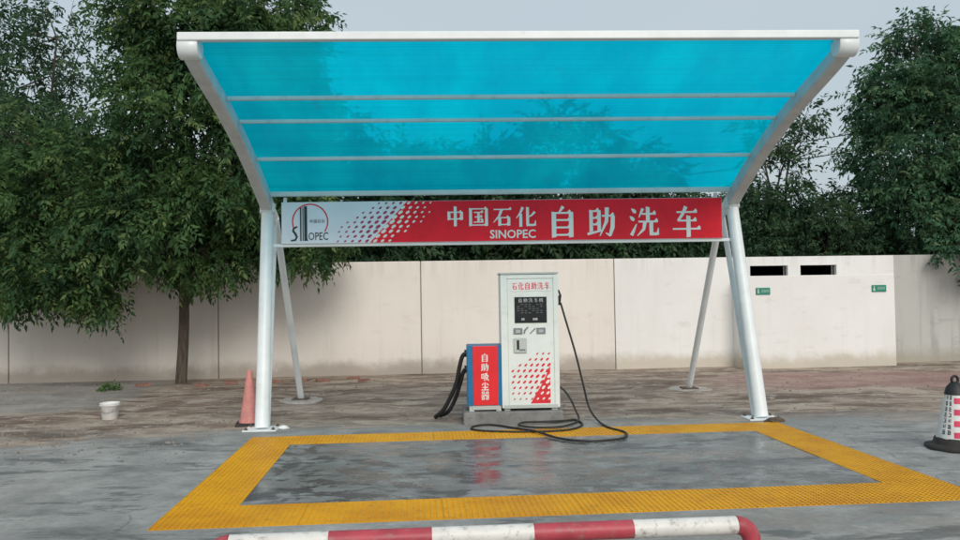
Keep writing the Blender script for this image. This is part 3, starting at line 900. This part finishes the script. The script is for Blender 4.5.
sc = [(297, 227.5, 1.5), (293.4, 229.5, 2.0), (292.8, 232, 2.2), (295, 235, 2.3), (296.4, 238, 2.2), (295, 241, 2.0), (290.6, 242, 1.6)]
for k, q in enumerate(S(*[(bX(x), bZ(x, y), w_ * .013) for x, y, w_ in sc])):
    bars.poly(q, O, UX, UZ, 0.003 + k * .0001, 0.001)
bars.build('emblem_bars', 'logo_black', banner)
text_mesh('OPEC', 0.142, 'logo_black', 'lettering', banner, (bX(317.4), -0.0035, bZ(317.4, 237.6)), bold=0.004, sx=0.72)
text_mesh('中国石化', 0.047, 'logo_black', 'lettering', banner, (bX(316.5), -0.003, bZ(316, 222.3)), space=1.15)

# ------------------------------------------------------------------ plinth
pl_ = MB().cbox((-0.62, -0.02, -0.02), (0.60, 0.78, 0.15), 0.012).build('machine_plinth', 'plinth')
tag(pl_, 'low grey concrete plinth under the washer and vacuum cabinets', 'plinth')
PZ = 0.15

# ------------------------------------------------------------------ car wash machine
wm = thing('wash_machine', 'tall white self service car washer cabinet with black display', 'machine', (0.21, 0.05, PZ))
bw = 0.35
MB().cbox((-bw, 0.0, 0.03), (bw, 0.48, 1.665), 0.012).build('cabinet_body', 'cabinet', wm)
for x in (-bw + .06, bw - .06):
    for y in (0.05, 0.42):
        MB().box((x - .035, y - .035, 0), (x + .035, y + .035, 0.03)).build('foot', 'cabinet_trim', wm)
fr_ = MB()
fr_.box((-bw - .004, -0.014, 0.04), (-bw + .075, 0.0, 1.66)); fr_.box((-bw + .0755, -0.014, 1.615), (bw - .0555, 0.0, 1.66)); fr_.box((bw - .055, -0.014, 0.04), (bw + .004, 0.0, 1.66))
fr_.build('door_surround', 'cabinet', wm, 0.003)
MB().box((-bw + .082, -0.009, 0.06), (bw - .062, 0.0, 1.608)).build('door', 'cabinet', wm, 0.003)
MB().box((-bw - .01, -0.02, 1.667), (bw + .01, 0.49, 1.69)).build('top_cap', 'cabinet_trim', wm, 0.004)
MB().box((-bw + .02, -0.022, 0.032), (bw - .02, -0.0145, 0.075)).build('kick_plate', 'cabinet_trim', wm, 0.002)
def WX(px): return (px - 503) / 57.0 * 0.70 - 0.14 - 0.21
def WZ(py): return 1.82 - (py - 274) / 135.0 * 1.65 - PZ
tp_ = MB().box((-0.235, -0.014, WZ(291.3)), (0.265, -0.0095, WZ(280.5))).build('title_plate', 'label_white', wm, 0.002)
for k, ch in enumerate('石化自助洗车'):
    glyph(ch, -0.182 + k * 0.0795, WZ(286), 0.072, 0.088, tp_, 'print_red', 0.0152)
dp = MB().box((-0.185, -0.02, WZ(323)), (0.21, -0.0095, WZ(297))).build('display_panel', 'screen', wm, 0.004)
for k, ch in enumerate('自助洗车机'):
    glyph(ch, -0.115 + k * 0.064, WZ(300.4), 0.05, 0.05, dp, 'screen_print', 0.0212)
mk = MB()
for r_ in range(5):
    for c2 in range(7):
        if (r_ * 3 + c2 * 5) % 4:
            x = -0.14 + c2 * 0.047
            z = WZ(304.5 + r_ * 2.1)
            mk.box((x - .016, -0.0212, z - .005), (x + .016, -0.0201, z + .005))
tag(mk.build('instruction_print', 'screen_dim', dp), kind='stuff')
mk = MB()
for x in (-.09, -.075, .05, .065, .085):
    mk.box((x - .012, -0.0212, WZ(320.4)), (x + .009, -0.0201, WZ(318.2)))
tag(mk.build('button_marks', 'screen_print', dp), kind='stuff')
for x0, x1 in ((515, 524), (538, 547)):
    bt = MB().box((WX(x0), -0.018, WZ(334.3)), (WX(x1), -0.0095, WZ(328))).build('coin_panel', 'button_grey', wm, 0.003)
    MB().box((WX(x0 + 2.2), -0.020, WZ(332.8)), (WX(x1 - 2.2), -0.0182, WZ(329.8))).build('slot_plate', 'screen_print', bt)
ic = MB()
for q in S((WX(525.6), WZ(334), .02), (WX(526.3), WZ(330.5), .024), (WX(529.8), WZ(327.2), .018)) + S((WX(531.5), WZ(334), .014), (WX(537), WZ(328.6), .02)):
    ic.poly(q, O, UX, UZ, 0.0105, 0.001)
ic.build('gun_pictogram', 'button_grey', wm)
cc = MB().cbox((WX(515), -0.03, WZ(352.5)), (WX(528), -0.0095, WZ(338)), 0.006).build('coin_return', 'cabinet_trim', wm)
MB().box((WX(518), -0.033, WZ(349.5)), (WX(520.4), -0.0302, WZ(340))).build('handle', 'rubber', cc)
MB().box((WX(520.6), -0.032, WZ(350.8)), (WX(526.5), -0.0302, WZ(349))).build('lip', 'button_grey', cc)
hd, tri, hw_ = MB(), MB(), MB()
tri.poly([(WX(531), WZ(403.5)), (WX(551), WZ(403.5)), (WX(551), WZ(366)), (WX(544.5), WZ(381))], O, UX, UZ, 0.0102, 0.001)
tri.build('red_print', 'print_red', wm)
for r_ in range(10):
    py = 354 + r_ * 5.6
    sz = (0.45 + 0.55 * math.sin(math.pi * min(1, (r_ + .6) / 9.5)))
    xs0 = 512 + max(0, (372 - py)) * 1.3
    x = 550 - (r_ % 2) * 1.5
    k = 0
    while x > xs0:
        edge_ = 551 - max(0, (py - 366)) * 0.53
        s1 = 0.034 * sz * (1 - 0.055 * k)
        if s1 > 0.006 and py < 403:
            (hw_ if x > edge_ + 1.2 else hd).poly(dot_shape(WX(x), WZ(py), s1, s1 * .52, 0.75), O, UX, UZ, 0.0118, 0.001)
        x -= 5.8
        k += 1
tag(hd.build('halftone_dots', 'print_red', wm), kind='stuff')
tag(hw_.build('halftone_dots', 'letter_white', wm), kind='stuff')
# holster and hoses on its right flank
MB().cbox((bw, 0.05, 1.28), (bw + .035, 0.12, 1.40), 0.006).build('gun_holster', 'rubber', wm)
MB().tube([(bw + .03, .085, 1.30), (bw + .045, .085, 1.40), (bw + .02, .08, 1.47)], [.016, .014, .010], 8).build('spray_gun', 'rubber', wm)
ox, oy, oz = 0.21, 0.05, PZ
def loc(pts): return [(x - ox, y - oy, z - oz) for x, y, z in pts]
hose_pts = [(0.605, .13, 1.46), (0.66, .11, 1.25), (.77, .10, .85), (.865, .12, .45), (.93, .14, .18), (.99, -.02, .05), (1.04, -.44, .015), (1.17, -.85, .014), (1.06, -1.2, .014), (.70, -1.33, .014), (.40, -1.14, .016), (.18, -.74, .03),
            (-.02, -.42, .018), (-.3, -.12, .016), (-.5, -.2, .014), (-.52, -.42, .014), (-.33, -.56, .014), (.10, -.66, .014), (.55, -.60, .014), (.78, -.28, .014), (.76, .1, .016), (.60, -.03, .03), (.35, -.10, .035), (.10, -.12, .035), (.03, -.3, .03), (.2, -.47, .03), (.5, -.46, .03), (.72, -.2, .035), (.80, .1, .04), (.78, .22, .12), (.73, .24, .24), (.65, .25, .36), (.575, .25, .42)]
MB().tube(smooth_curve(loc(hose_pts), 8), 0.0125, 8).build('hose', 'cable_black', wm)

# ------------------------------------------------------------------ vacuum cabinet
vc = thing('vacuum_cabinet', 'small red and blue vacuum cabinet beside the white washer', 'vacuum', (-0.35, 0.06, PZ))
hw2 = 0.215
MB().cbox((-hw2, 0.0, 0.07), (hw2, 0.44, 0.80), 0.008).build('cabinet_body', 'vac_blue', vc)
for x in (-hw2 + .05, hw2 - .05):
    for y in (.04, .40):
        MB().box((x - .03, y - .03, 0), (x + .03, y + .03, 0.07)).build('foot', 'cabinet_trim', vc)
MB().box((-hw2 + .07, -0.012, 0.075), (hw2 - .055, 0.0, 0.797)).build('front_panel', 'vac_red', vc, 0.004)
MB().box((-hw2 + .06, 0.001, 0.02), (hw2 - .05, 0.02, 0.069)).build('lower_panel', 'cabinet_trim', vc)
for k, ch in enumerate('自助吸尘器'):
    glyph(ch, 0.0, 0.655 - k * 0.116, 0.098, 0.098, vc, 'letter_white', 0.0132)
for (z0, off) in ((0.70, 0.0), (0.50, 0.05)):
    MB().tube([(-hw2 - .005, .16 + off, z0), (-hw2 - .03, .16 + off, z0)], .045, 14).build('hose_port', 'rubber', vc)
def corrugated(pts, r, name, parent):
    cp = smooth_curve(pts, 22)
    rads = [r * (1.0 if i % 2 else 0.84) for i in range(len(cp))]
    return MB().tube(cp, rads, 10).build(name, 'rubber', parent)
corrugated([(-hw2 - .02, .16, .70), (-.27, .16, .66), (-.305, .17, .54), (-.345, .2, .34), (-.42, .25, .16), (-.52, .30, -.02), (-.62, .40, -.118)], .029, 'hose', vc)
corrugated([(-hw2 - .02, .21, .50), (-.265, .21, .45), (-.30, .24, .32), (-.36, .30, .13), (-.45, .37, -.04), (-.56, .52, -.118)], .027, 'hose', vc)

# ------------------------------------------------------------------ cones
def circ_square(r0, z0, r1, z1):
    return [(0, z1), (r1, z1), (r0, z0)]
cone = thing('traffic_cone', 'faded plain red traffic cone behind white canopy post', 'cone', (-3.28, 0.40, 0), 0.2)
MB().cbox((-.17, -.17, 0), (.17, .17, .035), .02).build('base', 'cone_base', cone)
MB().lathe([(.135, .035), (.13, .05), (.115, .08), (.07, .40), (.042, .60), (.036, .66), (.030, .68), (.018, .68), (.018, .60)], 22).build('body', 'cone_red', cone)

rc = thing('traffic_cone', 'black based reflective cone with white and crimson stripes and handle ring', 'cone', (4.17, -2.1, 0), 0.1)
b = MB()
b.lathe([(.0, .0), (.285, .0), (.29, .02), (.275, .045), (.215, .05), (.21, .06), (.2, .10), (.19, .115), (0, .115)], 8)
b.build('base', 'cone_base', rc)
PRC = [(.165, .11), (.098, .535)]
def rad(z): return .18 + (.095 - .18) * (z - .11) / .425
MB().lathe([(rad(.11), .11), (rad(.535), .535)], 28).build('body', 'cone_white', rc)
def patch(a0, a1, z0, z1, lift, b, n=8):
    for k in range(n):
        t0, t1 = a0 + (a1 - a0) * k / n, a0 + (a1 - a0) * (k + 1) / n
        vs = []
        for (t, z) in ((t0, z0), (t1, z0), (t1, z1), (t0, z1)):
            vs.append(((rad(z) + lift) * math.cos(t), (rad(z) + lift) * math.sin(t), z))
        b.add(vs, [(0, 1, 2, 3)], True)
for k in range(4):
    z0 = .125 + k * .108
    b = MB()
    patch(math.radians(226), math.radians(345), z0, z0 + .055, .002, b, 14)
    b.build('stripe', 'cone_pink', rc)
tx_ = MB()
for k in range(7):
    z = .155 + k * .055
    for a0 in (188, 206):
        for (d0, d1, e0, e1) in ((0, 10, .0, .008), (1, 4, .006, .034), (5, 10, .018, .026), (7, 9, .004, .038), (0, 9, .034, .040)):
            if (k * 7 + d0 * 3 + a0) % 5:
                patch(math.radians(a0 + d0), math.radians(a0 + d1), z + e0, z + e1, .0018, tx_, 2)
tx_.build('printed_text', 'logo_black', rc)
MB().lathe([(.10, .53), (.096, .545), (.08, .60), (.05, .635), (.035, .65), (0, .65)], 24).build('cap', 'rubber', rc)
MB().tube([(.034 * math.cos(t), 0, .672 + .036 * math.sin(t)) for t in [2 * math.pi * k / 20 for k in range(21)]], .013, 8, False).build('handle_ring', 'rubber', rc)

# ------------------------------------------------------------------ bucket
bk = thing('bucket', 'small white plastic bucket standing on the muddy ground', 'bucket', (-5.32, 1.2, -0.012))
MB().lathe([(0, 0.004), (.092, 0.0), (.098, .006), (.118, .20), (.126, .205), (.128, .22), (.122, .225), (.115, .22), (.094, .012), (0, .012)], 26).build('body', 'bucket', bk)
MB().lathe([(.1205, .185), (.131, .19), (.131, .198), (.121, .2)], 26).build('rim', 'bucket', bk)
MB().tube(smooth_curve([(-.13, 0, .20), (-.12, -.07, .15), (0, -.135, .105), (.12, -.07, .15), (.13, 0, .20)], 6), .004, 6).build('handle', 'steel', bk)

# ------------------------------------------------------------------ red and white guard rail
gd = thing('guard_hoop', 'low red and white striped tube guard in front of yellow grating', 'barrier', (0, -5.58, 0), 0.035)
GZ, GR = 0.315, 0.049
edges = [-1.94, -1.43, -0.89, -0.35, 0.19, 0.76]
cols = ['guard_white', 'guard_red', 'guard_white', 'guard_red', 'guard_white']
for k in range(5):
    nseg = 6
    MB().tube([(edges[k] + (edges[k + 1] - edges[k]) * i / nseg, 0, GZ) for i in range(nseg + 1)], GR, 18).build('tube_section', cols[k], gd)
for e, sg in ((edges[0], -1), (edges[-1], 1)):
    R_ = 0.085
    pts = [(e, 0, GZ)] + [(e + sg * R_ * math.sin(t), 0, GZ - R_ + R_ * math.cos(t)) for t in [math.pi / 2 * i / 8 for i in range(1, 9)]] + [(e + sg * R_, 0, 0.01)]
    leg = MB().tube(pts, GR * 1.01, 18).build('leg', 'guard_red', gd)
    MB().lathe([(0, .012), (.10, .012), (.10, 0)], 20, (e + sg * R_, 0, 0)).build('floor_flange', 'guard_red', leg)

# ------------------------------------------------------------------ rubble, bricks, weeds
def lump(name, loc_, size, mat_, seed, label, cat, group=None):
    rr = random.Random(seed)
    b = MB()
    seg = 9
    prof = [(0.0, 1.0), (0.5, 0.9), (0.85, 0.55), (1.0, 0.15), (1.0, -0.12)]
    vs, fs = [], []
    for r_, z in prof:
        for k in range(seg):
            a_ = 2 * math.pi * k / seg
            j = 1 + rr.uniform(-.22, .22)
            vs.append((size[0] * r_ * j * math.cos(a_), size[1] * r_ * j * math.sin(a_), size[2] * z * (1 + rr.uniform(-.2, .2))))
    for i in range(len(prof) - 1):
        for k in range(seg):
            k2 = (k + 1) % seg
            fs.append((i * seg + k, (i + 1) * seg + k, (i + 1) * seg + k2, i * seg + k2))
    b.add(vs, fs)
    o = b.build(name, mat_)
    o.location = loc_
    return tag(o, label, cat, group)
lump('dark_clod', (3.10, -0.27, 0.004), (.12, .055, .05), 'rust', 3, 'dark lump of dirt beside the base of white post', 'dirt')
lump('mortar_scrap', (-2.80, 0.06, 0.002), (.07, .05, .03), 'label_white', 5, 'white mortar scrap at the foot of post near red cone', 'scrap')
lump('pale_stone', (3.52, 1.45, 0.0), (.10, .06, .035), 'pebble', 8, 'pale flat stone on mud behind the canopy', 'stone')
br = MB().cbox((-.12, -.057, -.02), (.12, .057, .045), .006).mesh('brick', 'brick')
for k, (x, y, rz) in enumerate(((-4.0, 5.45, .1), (-3.55, 5.6, -.2), (-3.15, 5.5, .5), (-2.6, 5.75, .05), (-6.25, 4.95, .7), (-5.2, 4.85, -.3), (-4.75, 5.1, .2), (-2.35, 5.2, 1.1))):
    o = bpy.data.objects.new('brick', br)
    COL.objects.link(o)
    o.location = (x, y, ground_height(x, y) - 0.004)
    o.rotation_euler = (random.uniform(-.08, .08), random.uniform(-.08, .08), rz)
    tag(o, 'loose red brick lying in the dirt near the tree foot', 'brick', 'loose bricks by the tree')
pb = MB()
rr = random.Random(21)
for k in range(1500):
    x, y = rr.uniform(-9, 9.5), rr.uniform(0.5, 6.0)
    if rr.random() < 0.35:
        x, y = rr.uniform(-9, -3.4), rr.uniform(-1.8, 1.0)
    if abs(x) < 1.2 and y < 1.2: continue
    sz = rr.uniform(.006, .02) * (1.8 if rr.random() < .06 else 1)
    z = ground_height(x, y)
    a_ = rr.uniform(0, 6.28)
    vs = [(x + sz * math.cos(a_ + i * 1.571) * rr.uniform(.7, 1.3), y + sz * math.sin(a_ + i * 1.571) * rr.uniform(.7, 1.3), z - .004) for i in range(4)]
    vs += [(x + (p[0] - x) * .6, y + (p[1] - y) * .6, z + sz * rr.uniform(.5, .9)) for p in vs]
    pb.add(vs, [(4, 5, 6, 7), (0, 1, 5, 4), (1, 2, 6, 5), (2, 3, 7, 6), (3, 0, 4, 7)])
tag(pb.build('gravel', 'pebble'), 'scattered grit and small stones on the muddy ground', 'gravel', kind='stuff')

# ------------------------------------------------------------------ leaves and trees
def leaf_arrays(base, dirv, nrm, L, Wd):
    """base (n,3), dir (n,3) unit, nrm (n,3) unit -> verts (n*4,3): kite-shaped folded leaflets"""
    side = np.cross(dirv, nrm)
    side /= np.linalg.norm(side, axis=1, keepdims=True) + 1e-9
    L = L[:, None]; Wd = Wd[:, None]
    v0 = base
    v1 = base + dirv * L * .45 + side * Wd + nrm * Wd * .35
    v2 = base + dirv * L - nrm * L * .12
    v3 = base + dirv * L * .45 - side * Wd + nrm * Wd * .35
    return np.stack([v0, v1, v2, v3], 1).reshape(-1, 3)

def leaf_mesh(name, verts, tint, mat_):
    n = len(verts) // 4
    me = bpy.data.meshes.new(name)
    me.vertices.add(n * 4)
    me.vertices.foreach_set('co', verts.astype(np.float32).ravel())
    me.loops.add(n * 4)
    me.loops.foreach_set('vertex_index', np.arange(n * 4, dtype=np.int32))
    me.polygons.add(n)
    me.polygons.foreach_set('loop_start', np.arange(0, n * 4, 4, dtype=np.int32))
    me.polygons.foreach_set('loop_total', np.full(n, 4, dtype=np.int32))
    at = me.attributes.new('tint', 'FLOAT', 'FACE')
    at.data.foreach_set('value', tint.astype(np.float32))
    me.materials.append(M[mat_])
    me.update()
    me.validate()
    return me

def unit(v):
    return v / (np.linalg.norm(v, axis=1, keepdims=True) + 1e-9)

def crown(name, blobs, sprays, leaflets, L, Wd, rachis, droop, mat_, seed, shell=0.45):
    """pinnate sprays spread through overlapping ellipsoids"""
    g = np.random.default_rng(seed)
    vol = np.array([(b[3] * b[4] * b[5]) ** 0.8 * (b[6] if len(b) > 6 else 1) for b in blobs])
    cnt = np.maximum(4, (sprays * vol / vol.sum()).astype(int))
    P, Dr = [], []
    for b, n in zip(blobs, cnt):
        d = unit(g.normal(size=(n, 3)))
        lump_ = 1 + 0.16 * np.sin(d[:, 0] * 5 + b[0]) * np.cos(d[:, 1] * 6 + b[1]) + 0.12 * np.sin(d[:, 2] * 8 + b[2] * 3)
        r_ = (shell + (1 - shell) * g.random(n) ** 0.6) * lump_
        P.append(np.array(b[:3]) + d * r_[:, None] * np.array(b[3:6]))
        Dr.append(d)
    P, Dr = np.concatenate(P), np.concatenate(Dr)
    # thin out in clumps so that the crown has holes
    key = np.array([mnoise.noise((p[0] * 1.1 + seed, p[1] * 1.1, p[2] * 1.3)) + 0.5 * mnoise.noise((p[0] * 2.9, p[1] * 2.9 + seed, p[2] * 3.1)) for p in P])
    keep = key > -0.22 + g.normal(size=len(P)) * 0.06
    P, Dr = P[keep], Dr[keep]
    n = len(P)
    ax = unit(Dr * 0.8 + g.normal(size=(n, 3)) * 0.55 + np.array([0, 0, -droop]))
    rl = rachis * (0.7 + 0.6 * g.random(n))
    side = unit(np.cross(ax, unit(g.normal(size=(n, 3)) * .5 + np.array([0, 0, 1.0]))))
    nup = unit(np.cross(side, ax))
    tint0 = g.random(n) ** 2.2
    vs, ts = [], []
    for k in range(leaflets):
        t = (k // 2 + 0.6) / (leaflets / 2)
        sgn = 1 if k % 2 else -1
        base = P + ax * (rl * t)[:, None] - np.array([0, 0, 1.0]) * (droop * 0.35 * rl * t * t)[:, None]
        dv = unit(ax * 0.55 + side * sgn * 0.85 + g.normal(size=(n, 3)) * 0.22 + np.array([0, 0, -droop * .8]))
        if k >= leaflets - 1:
            dv = unit(ax + np.array([0, 0, -droop]))
        nn = unit(nup + g.normal(size=(n, 3)) * 0.45)
        sz = 0.55 + 0.85 * g.random(n) ** 1.4
        vs.append(leaf_arrays(base, dv, nn, L * sz, Wd * sz))
        ts.append(np.clip(tint0 + g.normal(size=n) * 0.06, 0, 1))
    return leaf_mesh(name, np.concatenate(vs), np.concatenate(ts), mat_)

def limbs(base, top, r0, blobs, seed, twigs=10):
    rr = random.Random(seed)
    b = MB()
    base, top = Vector(base), Vector(top)
    mid = (base + top) / 2 + Vector((rr.uniform(-.06, .06), rr.uniform(-.06, .06), 0))
    tr_ = smooth_curve([base - Vector((0, 0, .1)), base + Vector((0, 0, .05)), mid, top], 5)
    n = len(tr_)
    b.tube(tr_, [r0 * (1.35 if i == 0 else 1.18 if i < 4 else 1.0 - .3 * i / n) for i in range(n)], 12)
    for bl in blobs:
        c = Vector(bl[:3])
        st = tr_[rr.randint(n - 5, n - 1)]
        if bl[2] < top.z + .6:
            ups = [Vector(q[:3]) for q in blobs if q[2] > bl[2] + .5]
            if ups:
                st = min(ups, key=lambda q: (q - c).length)
        k = st.lerp(c, .5) + Vector((rr.uniform(-.2, .2), rr.uniform(-.2, .2), rr.uniform(.0, .3)))
        L_ = smooth_curve([st, k, c], 4)
        rb = r0 * (.5 if bl[2] > top.z + .6 else .16)
        b.tube(L_, [rb * (1 - .65 * i / (len(L_) - 1)) for i in range(len(L_))], 7)
        for q in range(twigs):
            s0 = L_[rr.randint(len(L_) // 2, len(L_) - 1)]
            d = Vector((rr.gauss(0, 1), rr.gauss(0, 1), rr.gauss(.25, .8))).normalized()
            e = c + Vector((d.x * bl[3], d.y * bl[4], d.z * bl[5])) * .85
            md_ = s0.lerp(e, .5) + Vector((rr.uniform(-.1, .1), rr.uniform(-.1, .1), rr.uniform(0, .2)))
            tw = smooth_curve([s0, md_, e], 3)
            b.tube(tw, [rb * .32 * (1 - .8 * i / (len(tw) - 1)) for i in range(len(tw))], 5)
    return b

def tree(name, label, base, top, r0, blobs, sprays, leaflets, L, Wd, rachis, droop, mat_, seed, shell=.45, group=None):
    t = thing(name, label, 'tree', base, 0, group)
    bl = [(b[0] - base[0], b[1] - base[1], b[2] - base[2], *b[3:]) for b in blobs]
    tp2 = tuple(a - c for a, c in zip(top, base))
    limbs((0, 0, 0), tp2, r0, bl, seed).build('trunk', 'bark', t)
    o = bpy.data.objects.new('crown', crown('crown', bl, sprays, leaflets, L, Wd, rachis, droop, mat_, seed, shell))
    COL.objects.link(o)
    o.parent = t
    return t

# the big tree in front of the wall
near = [(-5.5, 5.0, 4.6, 2.0, 1.6, 1.8), (-4.6, 4.8, 5.6, 1.7, 1.5, 1.5), (-5.5, 5.0, 6.7, 1.35, 1.4, 1.3), (-4.1, 5.0, 6.7, 1.15, 1.2, 1.1),
        (-7.4, 4.9, 3.5, 1.6, 1.4, 1.0), (-4.3, 4.7, 3.6, 1.4, 1.4, 1.1), (-6.0, 4.5, 2.9, 1.5, 1.3, .85), (-8.4, 5.0, 2.6, 1.3, 1.2, .9),
        (-7.3, 4.6, 2.1, 1.1, .9, .6), (-3.5, 4.9, 2.65, .9, .9, .5), (-8.7, 4.6, 1.85, .9, .8, .45), (-6.9, 4.4, 1.65, .42, .4, .35), (-6.55, 4.4, 1.33, .24, .24, .2), (-5.0, 4.5, 2.25, .7, .7, .4), (-8.6, 5.0, 4.2, .9, 1.0, .8, .7)]
tree('broadleaf_tree', 'big leafy tree with bare trunk standing in front of the compound wall', (-5.68, 5.25, 0), (-5.6, 5.2, 2.1), 0.115, near, 15500, 11, .118, .023, .33, .5, 'leaf_near', 5)
# thinner tree behind at the left
bl2 = [(-11.3, 10.5, 6.8, 1.9, 1.6, 1.9, .6), (-12.2, 10.5, 8.3, 1.4, 1.3, 1.3, .45), (-10.3, 10.4, 8.0, 1.3, 1.3, 1.2, .5), (-13.0, 10.5, 5.5, 1.8, 1.5, 1.8), (-10.5, 10.4, 5.0, 1.8, 1.5, 1.6)]
tree('slender_tree', 'thin leaved tree with open top behind the big leafy tree', (-11.4, 10.8, 0), (-11.3, 10.7, 4.0), 0.13, bl2, 3000, 9, .15, .030, .36, .4, 'leaf_far', 9, .35)
# tall tree behind the wall at the other end
rtree = [(10.6, 9.2, 5.0, 1.7, 1.6, 1.5), (10.9, 9.2, 6.6, 1.5, 1.4, 1.2), (9.75, 9.0, 6.0, .95, 1.0, .8), (9.75, 8.8, 4.3, .8, 1.0, .7), (10.4, 8.8, 3.3, 1.5, 1.4, 1.0), (12.4, 9.0, 4.0, 1.8, 1.6, 1.4), (9.95, 6.6, 2.25, .42, .45, .45, 2.0), (10.6, 7.2, 2.7, .7, .8, .5), (12.0, 7.4, 3.2, 1.2, 1.0, .9), (10.5, 9.1, 7.6, .8, .8, .45, .8), (12.0, 9.2, 7.0, 1.2, 1.2, 1.0)]
tree('tall_tree', 'tall bright green tree overhanging the grey end of the wall', (11.2, 9.4, 0), (11.1, 9.3, 3.0), 0.15, rtree, 8200, 10, .135, .026, .34, .5, 'leaf_right', 14)
# sparse tree beside it
sp = [(7.4, 9.8, 4.5, .8, .8, .9, .7), (8.0, 9.7, 5.7, .55, .55, .5, .55), (7.0, 9.8, 5.2, .6, .6, .6, .6), (7.2, 9.6, 3.6, 1.0, .9, .8)]
tree('sparse_tree', 'sparse narrow tree behind the wall beside the canopy end', (7.6, 10.0, 0), (7.6, 9.95, 3.0), 0.08, sp, 800, 9, .14, .028, .34, .4, 'leaf_far', 17, .3)
# row of dense trees behind the wall: two kinds, copied
rowA = [(0, 0, 3.4, 1.9, 1.4, 1.3), (1.1, -.2, 2.7, 1.4, 1.2, 1.0), (-1.1, -.2, 2.8, 1.4, 1.2, 1.1), (.2, .1, 4.5, 1.3, 1.2, .9)]
rowB = [(0, 0, 3.1, 1.8, 1.5, 1.2), (1.2, 0, 3.4, 1.2, 1.2, 1.1), (-1.0, -.3, 2.4, 1.5, 1.1, .9), (-.4, .2, 4.3, 1.2, 1.1, .8), (.8, -.4, 2.3, 1.4, 1.0, .8)]
protos = []
for k, bl in enumerate((rowA, rowB)):
    cr = crown('crown', bl, 3200, 9, .16, .032, .36, .45, 'leaf_far', 30 + k)
    tk = limbs((0, 0, 0), (0, 0, 1.9), .10, bl, 40 + k).mesh('trunk', 'bark')
    protos.append((cr, tk))
rr = random.Random(4)
spots = [(-15.5, 9.4), (-13.2, 8.9), (-10.6, 9.0), (-8.2, 8.7), (-5.6, 9.1), (-3.1, 8.7), (-0.9, 9.0), (1.5, 8.8), (3.6, 9.1), (5.8, 9.3), (8.3, 9.0), (10.2, 9.9), (13.2, 9.6), (15.6, 10), (7.4, 11.6), (9.7, 11.9)]
for k, (x, y) in enumerate(spots):
    t = thing('dense_tree', 'dense dark green tree in the row behind the white wall', 'tree', (x, y, 0), rr.uniform(-.5, .5) + (math.pi if k % 4 > 1 else 0), 'trees in the row behind the wall')
    s1 = rr.uniform(.88, 1.12) * (.68 if 7 < x < 11 and y < 10.5 else .84 if 7 < x < 11 else .76 if 5 < x < 7 else 1.0)
    t.scale = (s1, s1, s1 * rr.uniform(.92, 1.1))
    for nm, me in zip(('crown', 'trunk'), protos[k % 2]):
        o = bpy.data.objects.new(nm, me)
        COL.objects.link(o)
        o.parent = t
# weed clump by the wall
wd = thing('weed_clump', 'low dark green weed clump growing on bare concrete by the wall', 'weed', (-6.72, 4.6, 0.0))
o = bpy.data.objects.new('leaves', crown('leaves', [(0, 0, .02, .20, .16, .03)], 90, 5, .05, .015, .08, .0, 'leaf_near', 77, .2))
COL.objects.link(o); o.parent = wd

# ------------------------------------------------------------------ power lines beyond the trees
def pole(x, y, h, label):
    p = thing('utility_pole', label, 'pole', (x, y, 0))
    MB().tube([(0, 0, -.3), (0, 0, h + .6)], [.16, .11], 12).build('shaft', 'wood_pole', p)
    MB().box((-.05, -.9, h - .12), (.05, .9, h)).build('crossarm', 'wood_pole', p)
pole(30.0, 22.0, 10.78, 'grey utility pole holding power cables beyond the tall tree')
pole(-34.0, 22.0, 9.23, 'grey utility pole holding power cables beyond the thin leaved tree')
def cable(z0, z1, zs, dy, label):
    pts = []
    for k in range(41):
        t = k / 40
        pts.append((-34 + 64 * t, 22 + dy, z0 + (z1 - z0) * t - 4 * zs * t * (1 - t)))
    o = MB().tube(pts, .022, 5).build('power_cable', 'cable_black')
    tag(o, label, 'cable')
cable(9.25, 10.8, 4.0, -.6, 'upper thin black power cable crossing the sky beside the tall tree')
cable(8.6, 10.1, 4.0, -.75, 'lower thin black power cable crossing the sky beside the tall tree')
